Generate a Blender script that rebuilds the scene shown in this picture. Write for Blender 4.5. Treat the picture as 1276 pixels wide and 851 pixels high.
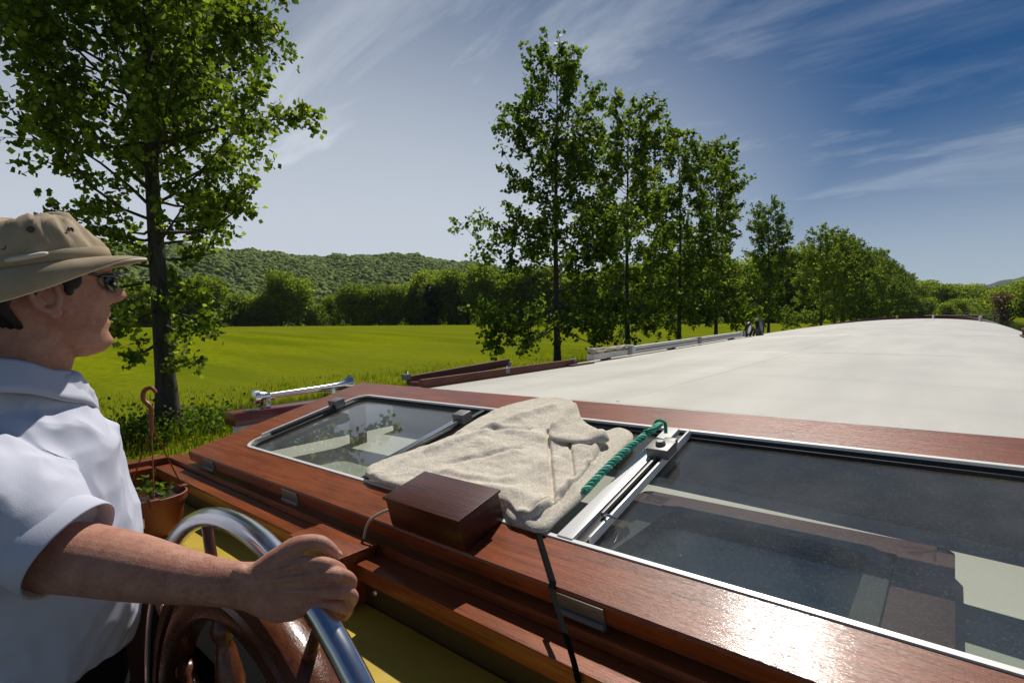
import bpy, bmesh, math, random
import numpy as np
from mathutils import Vector, Matrix, noise
R_ = math.radians
for o in list(bpy.data.objects):
    bpy.data.objects.remove(o)
scene = bpy.context.scene
COL = scene.collection

# ------------------------------------------------------------------ camera, sky, sun, exposure
CAM = Vector((0, 0, 2.5))
HEEL = R_(1.2)                       # the barge leans a little to port
cd = bpy.data.cameras.new('camera')
cd.sensor_width = 36.0
cd.lens = 650.0 / 1276.0 * 36.0
cd.clip_start = 0.05
cd.clip_end = 20000
cam = bpy.data.objects.new('camera', cd)
COL.objects.link(cam)
cr, cu, cf = Vector((0.7631, 0.6461, -0.0157)), Vector((-0.0188, 0.0465, 0.9987)), Vector((-0.6461, 0.7618, -0.0476))
cam.matrix_world = Matrix(((cr.x, cu.x, -cf.x, CAM.x), (cr.y, cu.y, -cf.y, CAM.y), (cr.z, cu.z, -cf.z, CAM.z), (0, 0, 0, 1)))
scene.camera = cam

SUN_AZ, SUN_EL = -23.0, 56.0         # degrees from +Y (ahead of the barge), towards port when negative
scene.view_settings.view_transform = 'Standard'
scene.view_settings.look = 'None'
scene.view_settings.gamma = 1.0
scene.view_settings.use_curve_mapping = False
scene.view_settings.exposure = -0.2
world = bpy.data.worlds.new('World')
scene.world = world
world.use_nodes = True
wn, wl = world.node_tree.nodes, world.node_tree.links
wn.clear()
def WN(t, **k):
    n = wn.new(t)
    for a, b in k.items(): setattr(n, a, b)
    return n
wo = WN('ShaderNodeOutputWorld'); bg = WN('ShaderNodeBackground')
sky = WN('ShaderNodeTexSky', sky_type='NISHITA', sun_disc=False, sun_elevation=R_(SUN_EL), sun_rotation=R_(SUN_AZ))
sky.altitude = 200; sky.air_density = 1.0; sky.dust_density = 0.2; sky.ozone_density = 1.2
bg.inputs['Strength'].default_value = 0.050
# cirrus: noise on the plane of a high cloud layer, stretched along the wind
tc = WN('ShaderNodeTexCoord'); sep = WN('ShaderNodeSeparateXYZ')
wl.new(tc.outputs['Generated'], sep.inputs[0])
mx = WN('ShaderNodeMath', operation='MAXIMUM'); mx.inputs[1].default_value = 0.03
wl.new(sep.outputs['Z'], mx.inputs[0])
ad = WN('ShaderNodeMath', operation='ADD'); ad.inputs[1].default_value = 0.10
wl.new(mx.outputs[0], ad.inputs[0])
dv = WN('ShaderNodeVectorMath', operation='DIVIDE')
cmb = WN('ShaderNodeCombineXYZ')
for i in range(3): wl.new(ad.outputs[0], cmb.inputs[i])
wl.new(tc.outputs['Generated'], dv.inputs[0]); wl.new(cmb.outputs[0], dv.inputs[1])
def cloud(rot, scale, nscale, lo, hi, detail=7, dist=0.6):
    mp = WN('ShaderNodeMapping'); mp.inputs['Rotation'].default_value = (0, 0, R_(rot)); mp.inputs['Scale'].default_value = scale
    wl.new(dv.outputs[0], mp.inputs[0])
    nz = WN('ShaderNodeTexNoise'); nz.inputs['Scale'].default_value = nscale; nz.inputs['Detail'].default_value = detail
    nz.inputs['Roughness'].default_value = 0.62; nz.inputs['Distortion'].default_value = dist
    wl.new(mp.outputs[0], nz.inputs['Vector'])
    rg = WN('ShaderNodeMapRange', interpolation_type='SMOOTHSTEP'); rg.inputs['From Min'].default_value = lo; rg.inputs['From Max'].default_value = hi
    wl.new(nz.outputs['Fac'], rg.inputs['Value'])
    return rg.outputs[0]
c1 = cloud(-35, (0.5, 1.2, 1), 1.0, 0.36, 0.76, 10, 0.5)
c2 = cloud(-28, (0.5, 2.0, 1), 1.5, 0.42, 0.84, 10, 0.3)
# more cloud towards port, clear sky ahead on the starboard side
dt = WN('ShaderNodeVectorMath', operation='DOT_PRODUCT'); dt.inputs[1].default_value = (-0.85, 0.45, -0.30)
wl.new(tc.outputs['Generated'], dt.inputs[0])
cov = WN('ShaderNodeMapRange', interpolation_type='SMOOTHSTEP'); cov.inputs['From Min'].default_value = 0.34; cov.inputs['From Max'].default_value = 0.86
COVMIN = 0.42; cov.inputs['To Min'].default_value = COVMIN; cov.inputs['To Max'].default_value = 1.0
wl.new(dt.outputs['Value'], cov.inputs['Value'])
m1 = WN('ShaderNodeMath', operation='MAXIMUM')
h2 = WN('ShaderNodeMath', operation='MULTIPLY'); h2.inputs[1].default_value = 0.6
wl.new(c2, h2.inputs[0]); wl.new(c1, m1.inputs[0]); wl.new(h2.outputs[0], m1.inputs[1])
m2 = WN('ShaderNodeMath', operation='MULTIPLY'); hi_ = WN('ShaderNodeMapRange', interpolation_type='SMOOTHSTEP'); hi_.inputs['From Min'].default_value = 0.30; hi_.inputs['From Max'].default_value = 0.80; hi_.inputs['To Min'].default_value = 1.0; hi_.inputs['To Max'].default_value = 0.40
wl.new(sep.outputs['Z'], hi_.inputs['Value'])
m0 = WN('ShaderNodeMath', operation='MULTIPLY'); wl.new(m1.outputs[0], m0.inputs[0]); wl.new(hi_.outputs[0], m0.inputs[1])
wl.new(m0.outputs[0], m2.inputs[0]); wl.new(cov.outputs[0], m2.inputs[1])
m3 = WN('ShaderNodeMath', operation='MULTIPLY'); m3.inputs[1].default_value = 0.95; # milky veil low over the horizon
vz = WN('ShaderNodeMapRange', interpolation_type='SMOOTHSTEP'); vz.inputs['From Min'].default_value = -0.02; vz.inputs['From Max'].default_value = 1.0; vz.inputs['To Min'].default_value = 0.97; vz.inputs['To Max'].default_value = 0.0
wl.new(sep.outputs['Z'], vz.inputs['Value'])
c0 = WN('ShaderNodeMapRange'); c0.inputs['From Min'].default_value = COVMIN; c0.inputs['From Max'].default_value = 1.0; wl.new(cov.outputs[0], c0.inputs['Value'])
vm = WN('ShaderNodeMath', operation='MULTIPLY'); wl.new(vz.outputs[0], vm.inputs[0]); wl.new(c0.outputs[0], vm.inputs[1])
v2 = WN('ShaderNodeMapRange', interpolation_type='SMOOTHSTEP'); v2.inputs['From Min'].default_value = -0.02; v2.inputs['From Max'].default_value = 0.34; v2.inputs['To Min'].default_value = 0.66; v2.inputs['To Max'].default_value = 0.0
wl.new(sep.outputs['Z'], v2.inputs['Value'])
vb = WN('ShaderNodeMath', operation='MAXIMUM'); wl.new(vm.outputs[0], vb.inputs[0]); wl.new(v2.outputs[0], vb.inputs[1])
va = WN('ShaderNodeMath', operation='MAXIMUM'); wl.new(m2.outputs[0], va.inputs[0]); wl.new(vb.outputs[0], va.inputs[1])
wl.new(va.outputs[0], m3.inputs[0])
deep = WN('ShaderNodeMix', data_type='RGBA', blend_type='MULTIPLY'); deep.inputs['Factor'].default_value = 1.0
deep.inputs[7].default_value = (0.02, 0.42, 0.80, 1)       # polarised, deep blue
wl.new(sky.outputs[0], deep.inputs[6])
mixc = WN('ShaderNodeMix', data_type='RGBA'); mixc.inputs[7].default_value = (15.0, 16.2, 17.6, 1)
wl.new(m3.outputs[0], mixc.inputs['Factor']); wl.new(deep.outputs[2], mixc.inputs[6])
wl.new(mixc.outputs[2], bg.inputs['Color']); wl.new(bg.outputs[0], wo.inputs[0])

sl = bpy.data.lights.new('sun', 'SUN'); sl.energy = 5.0; sl.angle = R_(0.5); sl.color = (1.0, 0.94, 0.85)
so = bpy.data.objects.new('sun', sl); COL.objects.link(so)
sdir = Vector((math.sin(R_(SUN_AZ)) * math.cos(R_(SUN_EL)), math.cos(R_(SUN_AZ)) * math.cos(R_(SUN_EL)), math.sin(R_(SUN_EL))))
so.rotation_euler = sdir.to_track_quat('Z', 'Y').to_euler()
so.location = (0, 0, 40)

# ------------------------------------------------------------------ helpers: materials
def mat(name, base, rough=0.6, metal=0.0, coat=0.0, spec=0.5):
    m = bpy.data.materials.new(name); m.use_nodes = True
    b = m.node_tree.nodes['Principled BSDF']
    b.inputs['Base Color'].default_value = (*base, 1); b.inputs['Roughness'].default_value = rough
    b.inputs['Metallic'].default_value = metal; b.inputs['Coat Weight'].default_value = coat
    b.inputs['Specular IOR Level'].default_value = spec
    return m
class NT:
    def __init__(s, m): s.m = m; s.n = m.node_tree.nodes; s.l = m.node_tree.links; s.b = s.n.get('Principled BSDF')
    def add(s, t, ins=None, **k):
        n = s.n.new(t)
        for a, b in k.items(): setattr(n, a, b)
        for a, b in (ins or {}).items():
            if hasattr(b, 'links') or isinstance(b, bpy.types.NodeSocket): s.l.new(b, n.inputs[a])
            else: n.inputs[a].default_value = b
        return n
    def coord(s, scale=(1, 1, 1), rot=(0, 0, 0), out='Object'):
        t = s.add('ShaderNodeTexCoord')
        return s.add('ShaderNodeMapping', {'Vector': t.outputs[out], 'Scale': scale, 'Rotation': rot}).outputs[0]
    def noise(s, vec, scale, detail=5, rough=0.55, dist=0.0):
        return s.add('ShaderNodeTexNoise', {'Vector': vec, 'Scale': scale, 'Detail': detail, 'Roughness': rough, 'Distortion': dist}).outputs['Fac']
    def ramp(s, fac, stops):
        r = s.add('ShaderNodeValToRGB', {'Fac': fac}); e = r.color_ramp.elements
        while len(e) < len(stops): e.new(0.5)
        for i, (p, c) in enumerate(stops): e[i].position = p; e[i].color = (*c, 1) if len(c) == 3 else c
        return r.outputs[0]
    def mix(s, fac, a, b, mode='MIX'):
        n = s.add('ShaderNodeMix', data_type='RGBA', blend_type=mode)
        for sock, val in ((n.inputs[0], fac), (n.inputs[6], a), (n.inputs[7], b)):
            if isinstance(val, bpy.types.NodeSocket): s.l.new(val, sock)
            else: sock.default_value = val if isinstance(val, (int, float)) else (*val, 1)
        return n.outputs[2]
    def bump(s, h, strength=0.3, dist=0.01):
        n = s.add('ShaderNodeBump', {'Height': h, 'Strength': strength, 'Distance': dist}); s.l.new(n.outputs[0], s.b.inputs['Normal']); return n
    def col(s, c): s.l.new(c, s.b.inputs['Base Color'])
    def rgh(s, h, lo, hi):
        r = s.add('ShaderNodeMapRange', {'Value': h, 'To Min': lo, 'To Max': hi}); s.l.new(r.outputs[0], s.b.inputs['Roughness'])

def wood(name, dark, light, axis='x', rough=(0.28, 0.42), coat=0.22):
    m = mat(name, light, 0.3, coat=coat); t = NT(m)
    sc = {'x': (1.6, 34, 34), 'y': (34, 1.6, 34), 'z': (34, 34, 1.6)}[axis]
    v = t.coord(sc)
    f = t.noise(v, 2.2, 8, 0.65, 0.4); g = t.noise(t.coord((2, 2, 2)), 2.0, 3)
    pores = t.noise(t.coord(tuple(k * 3.2 for k in sc)), 2.5, 4, 0.7)
    c = t.ramp(f, [(0.28, dark), (0.52, tuple((a + b) / 2 for a, b in zip(dark, light))), (0.72, light)])
    c = t.mix(t.ramp(g, [(0.35, (0, 0, 0)), (0.7, (1, 1, 1))]), c, tuple(k * 0.55 for k in light), 'MIX') if False else t.mix(0.35, c, t.ramp(g, [(0.3, dark), (0.7, light)]))
    c = t.mix(t.ramp(pores, [(0.56, (0, 0, 0)), (0.66, (0.7, 0.7, 0.7))]), c, tuple(k * 0.35 for k in dark))
    t.col(c); t.rgh(pores, *rough); t.bump(pores, 0.40, 0.002); b2 = t.add('ShaderNodeBump', {'Height': pores, 'Strength': 0.16, 'Distance': 0.002}); t.l.new(b2.outputs[0], t.b.inputs['Coat Normal']); t.b.inputs['Specular IOR Level'].default_value = 0.3
    m.node_tree.nodes['Principled BSDF'].inputs['Coat Roughness'].default_value = 0.10
    return m

M = {}
M['wood'] = wood('mahogany', (0.085, 0.018, 0.006), (0.38, 0.095, 0.023))
M['wood_y'] = wood('mahogany_fore_aft', (0.085, 0.018, 0.006), (0.38, 0.095, 0.023), 'y')
M['wood_dark'] = wood('dark_mahogany', (0.030, 0.007, 0.005), (0.10, 0.023, 0.011), rough=(0.3, 0.5), coat=0.2)
M['wood_old'] = wood('worn_mahogany', (0.07, 0.022, 0.014), (0.17, 0.055, 0.035), 'y', (0.45, 0.7), 0.0)
M['wheel_wood'] = wood('turned_wheel_wood', (0.06, 0.018, 0.008), (0.18, 0.055, 0.02), rough=(0.2, 0.35), coat=0.5)
M['chrome'] = mat('chrome', (0.90, 0.90, 0.90), 0.24, 1.0)
M['steel'] = mat('brushed_steel', (0.62, 0.63, 0.66), 0.27, 1.0)
t = NT(M['steel']); f = t.noise(t.coord((3, 3, 3)), 6, 4); t.rgh(f, 0.16, 0.28)
M['alu'] = mat('white_aluminium', (0.78, 0.77, 0.74), 0.32, 0.1)
M['grey_metal'] = mat('grey_cast_metal', (0.20, 0.20, 0.19), 0.5, 0.5)
M['rubber'] = mat('black_rubber', (0.012, 0.012, 0.013), 0.45)
M['black'] = mat('black_web', (0.004, 0.004, 0.004), 0.8, spec=0.06)
M['maroon'] = mat('maroon_paint', (0.16, 0.022, 0.026), 0.3, coat=0.3)
M['white'] = mat('white_paint', (0.78, 0.78, 0.75), 0.4)
M['ochre_shade'] = mat('shaded_ochre_paint', (0.075, 0.048, 0.009), 0.6)  # ochre darkened so the shade below the rail is in the wall colour
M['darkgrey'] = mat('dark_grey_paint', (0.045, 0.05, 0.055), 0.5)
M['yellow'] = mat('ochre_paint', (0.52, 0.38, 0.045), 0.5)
t = NT(M['yellow']); f = t.noise(t.coord(), 9, 6); t.col(t.ramp(f, [(0.3, (0.40, 0.28, 0.025)), (0.7, (0.50, 0.36, 0.04))])); t.bump(f, 0.1, 0.003)
# cream roof paint with faint washed streaks along the roof and dirt
m = M['cream'] = mat('cream_roof_paint', (0.7, 0.68, 0.6), 0.42); t = NT(m)
f1 = t.noise(t.coord((1.2, 0.25, 1)), 1.6, 6, 0.6); f2 = t.noise(t.coord((1, 1, 1)), 14, 5, 0.7); f3 = t.noise(t.coord((0.25, 2.2, 1)), 1.0, 4)
c = t.ramp(f1, [(0.3, (0.55, 0.53, 0.465)), (0.65, (0.63, 0.61, 0.54))])
c = t.mix(t.ramp(f3, [(0.5, (0, 0, 0)), (0.75, (0.5, 0.5, 0.5))]), c, (0.50, 0.475, 0.41))
c = t.mix(t.ramp(f2, [(0.62, (0, 0, 0)), (0.72, (0.35, 0.35, 0.35))]), c, (0.42, 0.40, 0.35))
t.col(c); t.rgh(f1, 0.34, 0.52); t.bump(f1, 0.08, 0.02)
# thin dusty glass
m = M['glass'] = bpy.data.materials.new('dusty_glass'); m.use_nodes = True; t = NT(m); t.n.clear()
out = t.add('ShaderNodeOutputMaterial'); tr = t.add('ShaderNodeBsdfTransparent', {'Color': (0.85, 0.89, 0.86, 1)})
gl = t.add('ShaderNodeBsdfGlossy', {'Color': (1, 1, 1, 1), 'Roughness': 0.015}); df = t.add('ShaderNodeBsdfDiffuse', {'Color': (0.45, 0.45, 0.42, 1)})
fr = t.add('ShaderNodeFresnel', {'IOR': 1.5}); ge = t.add('ShaderNodeNewGeometry'); fb = t.add('ShaderNodeMath', {0: 1.5, 1: ge.outputs['Backfacing']}, operation='SUBTRACT'); fb.inputs[0].default_value = 1.0; fb2 = t.add('ShaderNodeMath', {0: fb.outputs[0], 1: 1.35}, operation='MULTIPLY'); fm = t.add('ShaderNodeMath', {0: fr.outputs[0], 1: fb2.outputs[0]}, operation='MULTIPLY', use_clamp=True)
s1 = t.add('ShaderNodeMixShader'); t.l.new(fm.outputs[0], s1.inputs[0]); t.l.new(tr.outputs[0], s1.inputs[1]); t.l.new(gl.outputs[0], s1.inputs[2])
v = t.coord(); dn = t.noise(v, 5, 5, 0.6); sp = t.noise(v, 260, 2, 0.5)
dd = t.add('ShaderNodeMath', {0: t.ramp(dn, [(0.3, (0.018,) * 3), (0.75, (0.085,) * 3)]), 1: t.ramp(sp, [(0.60, (0, 0, 0)), (0.70, (0.09,) * 3)])}, operation='ADD')
s2 = t.add('ShaderNodeMixShader'); t.l.new(dd.outputs[0], s2.inputs[0]); t.l.new(s1.outputs[0], s2.inputs[1]); t.l.new(df.outputs[0], s2.inputs[2])
t.l.new(s2.outputs[0], out.inputs[0])
m = M['glass_clear'] = bpy.data.materials.new('clear_glass'); m.use_nodes = True; t = NT(m); t.n.clear()
out = t.add('ShaderNodeOutputMaterial'); tr = t.add('ShaderNodeBsdfTransparent', {'Color': (0.90, 0.94, 0.92, 1)}); gl = t.add('ShaderNodeBsdfGlossy', {'Color': (1, 1, 1, 1), 'Roughness': 0.01})
fr = t.add('ShaderNodeFresnel', {'IOR': 1.4}); ge = t.add('ShaderNodeNewGeometry'); fb = t.add('ShaderNodeMath', {1: ge.outputs['Backfacing']}, operation='SUBTRACT'); fb.inputs[0].default_value = 0.7
fm = t.add('ShaderNodeMath', {0: fr.outputs[0], 1: fb.outputs[0]}, operation='MULTIPLY', use_clamp=True)
s1 = t.add('ShaderNodeMixShader'); t.l.new(fm.outputs[0], s1.inputs[0]); t.l.new(tr.outputs[0], s1.inputs[1]); t.l.new(gl.outputs[0], s1.inputs[2]); t.l.new(s1.outputs[0], out.inputs[0])
# sunglass lens
M['lens'] = mat('dark_lens', (0.006, 0.006, 0.007), 0.05)
# skin
m = M['skin'] = mat('skin', (0.50, 0.25, 0.165), 0.58, spec=0.3); t = NT(m)
f = t.noise(t.coord(), 38, 8, 0.75); g = t.noise(t.coord(), 420, 3, 0.6)
c = t.ramp(f, [(0.32, (0.37, 0.155, 0.105)), (0.5, (0.46, 0.225, 0.155)), (0.68, (0.55, 0.295, 0.215))]); c = t.mix(t.ramp(g, [(0.55, (0, 0, 0)), (0.75, (0.4, 0.4, 0.4))]), c, (0.33, 0.13, 0.08))
t.col(c); t.bump(g, 0.45, 0.0014); t.b.inputs['Subsurface Weight'].default_value = 0.06; t.b.inputs['Subsurface Radius'].default_value = (0.008, 0.003, 0.002)
M['hair'] = mat('dark_hair', (0.014, 0.009, 0.006), 0.5)
t = NT(M['hair']); t.bump(t.noise(t.coord((90, 90, 14)), 6, 4), 0.5, 0.003)
m = M['shirt'] = mat('white_cotton', (0.57, 0.59, 0.69), 0.85, spec=0.2); t = NT(m)
w = t.noise(t.coord((1, 1, 1)), 620, 2); t.bump(w, 0.25, 0.0012)
M['trousers'] = mat('black_cloth', (0.010, 0.010, 0.012), 0.9, spec=0.15)
M['nail'] = mat('nail', (0.58, 0.32, 0.24), 0.3)
M['arm_hair'] = mat('fine_brown_hair', (0.16, 0.075, 0.04), 0.6)
M['shoe'] = mat('dark_leather', (0.03, 0.02, 0.015), 0.5)
m = M['khaki'] = mat('khaki_canvas', (0.36, 0.29, 0.195), 0.85, spec=0.2); t = NT(m)
f = t.noise(t.coord(), 18, 6); t.col(t.ramp(f, [(0.3, (0.33, 0.255, 0.17)), (0.7, (0.44, 0.355, 0.25))])); t.bump(t.noise(t.coord(), 700, 2), 0.3, 0.001)
M['eyelet'] = mat('brown_eyelet', (0.10, 0.07, 0.045), 0.5)
M['piping'] = mat('pale_piping', (0.70, 0.64, 0.52), 0.8)
m = M['towel'] = mat('terry_cloth', (0.60, 0.55, 0.46), 0.95, spec=0.1); t = NT(m)
f = t.noise(t.coord(), 210, 4, 0.8); g = t.noise(t.coord(), 14, 5)
c = t.mix(0.42, t.ramp(f, [(0.36, (0.36, 0.31, 0.235)), (0.62, (0.92, 0.85, 0.73))]), t.ramp(g, [(0.3, (0.60, 0.54, 0.44)), (0.7, (0.76, 0.70, 0.59))]))
t.col(c); t.bump(f, 0.6, 0.004)
M['terracotta'] = mat('terracotta_plastic', (0.23, 0.062, 0.022), 0.45)
M['soil'] = mat('soil', (0.03, 0.022, 0.015), 0.95); t = NT(M['soil']); t.bump(t.noise(t.coord(), 90, 5, 0.7), 1.0, 0.01)
M['rope_green'] = mat('green_rope', (0.015, 0.30, 0.19), 0.7)
M['rope_teal'] = mat('pale_teal_strand', (0.22, 0.55, 0.42), 0.7)
M['rope_pale'] = mat('pale_rope', (0.48, 0.43, 0.33), 0.85)
M['grey_wood'] = wood('weathered_grey_wood', (0.48, 0.47, 0.44), (0.70, 0.69, 0.66), 'y', (0.6, 0.8), 0.0)

def leafmat(name, cols, trans=0.55):
    m = bpy.data.materials.new(name); m.use_nodes = True; t = NT(m); b = t.b
    g = t.add('ShaderNodeNewGeometry'); oi = t.add('ShaderNodeObjectInfo')
    c = t.ramp(g.outputs['Random Per Island'], [(i / max(1, len(cols) - 1), k) for i, k in enumerate(cols)])
    hs = t.add('ShaderNodeHueSaturation', {'Color': c, 'Saturation': 1.0})
    mr = t.add('ShaderNodeMapRange', {'Value': oi.outputs['Random'], 'To Min': 0.75, 'To Max': 1.25}); t.l.new(mr.outputs[0], hs.inputs['Value'])
    mh = t.add('ShaderNodeMapRange', {'Value': oi.outputs['Random'], 'To Min': 0.51, 'To Max': 0.485}); t.l.new(mh.outputs[0], hs.inputs['Hue'])
    t.col(hs.outputs[0]); b.inputs['Roughness'].default_value = 0.5; b.inputs['Specular IOR Level'].default_value = 0.22
    out = t.n['Material Output']; tl = t.add('ShaderNodeBsdfTranslucent'); 
    tg = t.mix(1.0, hs.outputs[0], (1.45, 1.6, 0.5), 'MULTIPLY'); t.l.new(tg, tl.inputs['Color'])
    ms = t.add('ShaderNodeMixShader', {0: trans}); t.l.new(b.outputs[0], ms.inputs[1]); t.l.new(tl.outputs[0], ms.inputs[2]); t.l.new(ms.outputs[0], out.inputs[0])
    return m
M['poplar_leaf'] = leafmat('poplar_leaves', [(0.042, 0.080, 0.012), (0.105, 0.155, 0.022), (0.28, 0.33, 0.075)])
M['poplar_leaf'].node_tree.nodes['Principled BSDF'].inputs['Roughness'].default_value = 0.5; M['poplar_leaf'].node_tree.nodes['Principled BSDF'].inputs['Specular IOR Level'].default_value = 0.14
M['hedge_leaf'] = leafmat('hedge_leaves', [(0.105, 0.155, 0.020), (0.19, 0.245, 0.034), (0.30, 0.33, 0.06)], 0.58)
M['dark_leaf'] = leafmat('dark_leaves', [(0.012, 0.022, 0.008), (0.022, 0.036, 0.012)], 0.15)
M['plant_leaf'] = leafmat('plant_leaves', [(0.06, 0.11, 0.015), (0.12, 0.17, 0.03)])
M['grass'] = leafmat('grass_blades', [(0.065, 0.095, 0.006), (0.105, 0.135, 0.010), (0.16, 0.17, 0.025)], 0.4)
M['pink_leaf'] = leafmat('reddish_leaves', [(0.17, 0.12, 0.07), (0.24, 0.16, 0.10)], 0.2)
m = M['bark'] = mat('bark', (0.10, 0.08, 0.06), 0.9); t = NT(m)
f = t.noise(t.coord((7, 7, 1.2)), 2, 7, 0.65); t.col(t.ramp(f, [(0.3, (0.03, 0.025, 0.02)), (0.7, (0.10, 0.085, 0.065))])); t.bump(f, 0.8, 0.03)
# field of young crop and grass bank
m = M['field'] = mat('field', (0.13, 0.16, 0.012), 0.95, spec=0.0); t = NT(m)
a = t.noise(t.coord((0.05, 0.25, 1), (0, 0, R_(38))), 1.0, 6, 0.6); b_ = t.noise(t.coord(), 2.6, 8, 0.75); d = t.noise(t.coord((0.02, 0.02, 1)), 1.2, 4)
c = t.ramp(b_, [(0.30, (0.105, 0.140, 0.004)), (0.5, (0.175, 0.205, 0.006)), (0.72, (0.26, 0.28, 0.011))])
c = t.mix(t.ramp(a, [(0.42, (0.65, 0.65, 0.65)), (0.60, (0, 0, 0))]), c, (0.09, 0.125, 0.005))
c = t.mix(t.ramp(d, [(0.42, (0, 0, 0)), (0.62, (0.7, 0.7, 0.7))]), c, (0.15, 0.17, 0.014))
t.col(c); t.bump(b_, 0.6, 0.12)
m = M['water'] = mat('canal_water', (0.025, 0.035, 0.018), 0.06); t = NT(m); t.bump(t.noise(t.coord((1, 0.5, 1)), 1.5, 5), 0.15, 0.1)
m = M['hill'] = mat('wooded_hill', (0.035, 0.055, 0.016), 0.95); t = NT(m); f = t.noise(t.coord(), 0.03, 8, 0.7); t.col(t.ramp(f, [(0.35, (0.025, 0.042, 0.012)), (0.65, (0.055, 0.078, 0.02))]))
m = M['canopy'] = mat('hill_canopy', (0.05, 0.075, 0.02), 0.9, spec=0.1); t = NT(m); g = t.add('ShaderNodeNewGeometry')
f = t.noise(t.coord(), 0.6, 6, 0.75); c = t.ramp(g.outputs['Random Per Island'], [(0, (0.100, 0.150, 0.028)), (0.5, (0.150, 0.205, 0.040)), (1, (0.20, 0.24, 0.054))])
c = t.mix(t.ramp(f, [(0.42, (0.55, 0.55, 0.55)), (0.6, (0, 0, 0))]), c, (0.11, 0.155, 0.032)); t.col(c); t.bump(f, 0.4, 1.0)
M['far_hill'] = mat('far_hill', (0.045, 0.07, 0.05), 0.95, spec=0.0)
M['concrete'] = mat('pale_concrete', (0.42, 0.40, 0.36), 0.85)

# ------------------------------------------------------------------ helpers: meshes
class MB:
    def __init__(s): s.v = []; s.f = []; s.mi = []; s.cur = 0
    def add(s, vs, fs):
        o = len(s.v); s.v += [tuple(p) for p in vs]; s.f += [tuple(i + o for i in f) for f in fs]; s.mi += [s.cur] * len(fs); return s
    def box(s, lo, hi, bev=0.004, fn=None):
        bm = bmesh.new(); bmesh.ops.create_cube(bm, size=1.0)
        d = [hi[i] - lo[i] for i in range(3)]
        for v in bm.verts: v.co = Vector([lo[i] + (v.co[i] + 0.5) * d[i] for i in range(3)])
        bv = min(bev, min(d) * 0.45)
        if bv > 1e-5: bmesh.ops.bevel(bm, geom=bm.edges[:], offset=bv, segments=2, affect='EDGES', profile=0.6)
        bm.verts.index_update()
        vs = [(fn(*v.co) if fn else tuple(v.co)) for v in bm.verts]
        s.add(vs, [[v.index for v in f.verts] for f in bm.faces]); bm.free(); return s
    def rings(s, rings, cap=True, closed=False):
        n = len(rings[0]); vs = [p for r in rings for p in r]; fs = []
        m = len(rings)
        for i in range(m if closed else m - 1):
            a, b = i * n, ((i + 1) % m) * n
            for j in range(n): fs.append((a + j, a + (j + 1) % n, b + (j + 1) % n, b + j))
        if cap and not closed: fs.append(tuple(range(n))[::-1]); fs.append(tuple((m - 1) * n + j for j in range(n)))
        return s.add(vs, fs)
    def tube(s, pts, r, n=12, closed=False, cap=True, sub=0):
        pts = [Vector(p) for p in pts]; rr = list(r) if hasattr(r, '__len__') else [r] * len(pts)
        if sub: pts, rr = smooth_path(pts, rr, sub, closed)
        m = len(pts); up = None; rings = []
        for i in range(m):
            a = pts[(i - 1) % m] if (closed or i > 0) else pts[i]; b = pts[(i + 1) % m] if (closed or i < m - 1) else pts[i]
            t = (b - a).normalized()
            if up is None:
                up = t.orthogonal().normalized()
            up = (up - t * up.dot(t)); up = up.normalized() if up.length > 1e-6 else t.orthogonal().normalized()
            w = t.cross(up)
            rings.append([pts[i] + (up * math.cos(2 * math.pi * k / n) + w * math.sin(2 * math.pi * k / n)) * rr[i] for k in range(n)])
        return s.rings(rings, cap, closed)
    def lathe(s, o, axis, prof, n=20, cap=True):
        ax = Vector(axis).normalized(); u = ax.orthogonal().normalized(); w = ax.cross(u); o = Vector(o)
        return s.rings([[o + ax * h + (u * math.cos(2 * math.pi * k / n) + w * math.sin(2 * math.pi * k / n)) * r for k in range(n)] for r, h in prof], cap)
    def sphere(s, c, r, n=12, m=8):
        rx, ry, rz = r if hasattr(r, '__len__') else (r, r, r)
        rings = []
        for i in range(m + 1):
            th = math.pi * (0.02 + 0.96 * i / m)
            rings.append([(c[0] + rx * math.sin(th) * math.cos(2 * math.pi * k / n), c[1] + ry * math.sin(th) * math.sin(2 * math.pi * k / n), c[2] + rz * math.cos(th)) for k in range(n)][::-1])
        return s.rings(rings)
def smooth_path(pts, rr, sub, closed=False):
    out, ro = [], []; m = len(pts); seg = m if closed else m - 1
    for i in range(seg):
        g = (lambda k: pts[k % m]) if closed else (lambda k: pts[max(0, min(m - 1, k))])
        q = (lambda k: rr[k % m]) if closed else (lambda k: rr[max(0, min(m - 1, k))])
        for j in range(sub):
            t = j / sub; p0, p1, p2, p3 = g(i - 1), g(i), g(i + 1), g(i + 2)
            out.append(0.5 * ((2 * p1) + (p2 - p0) * t + (2 * p0 - 5 * p1 + 4 * p2 - p3) * t * t + (3 * p1 - p0 - 3 * p2 + p3) * t ** 3))
            ro.append(q(i) * (1 - t) + q(i + 1) * t)
    if not closed: out.append(pts[-1]); ro.append(rr[-1])
    return out, ro

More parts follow.
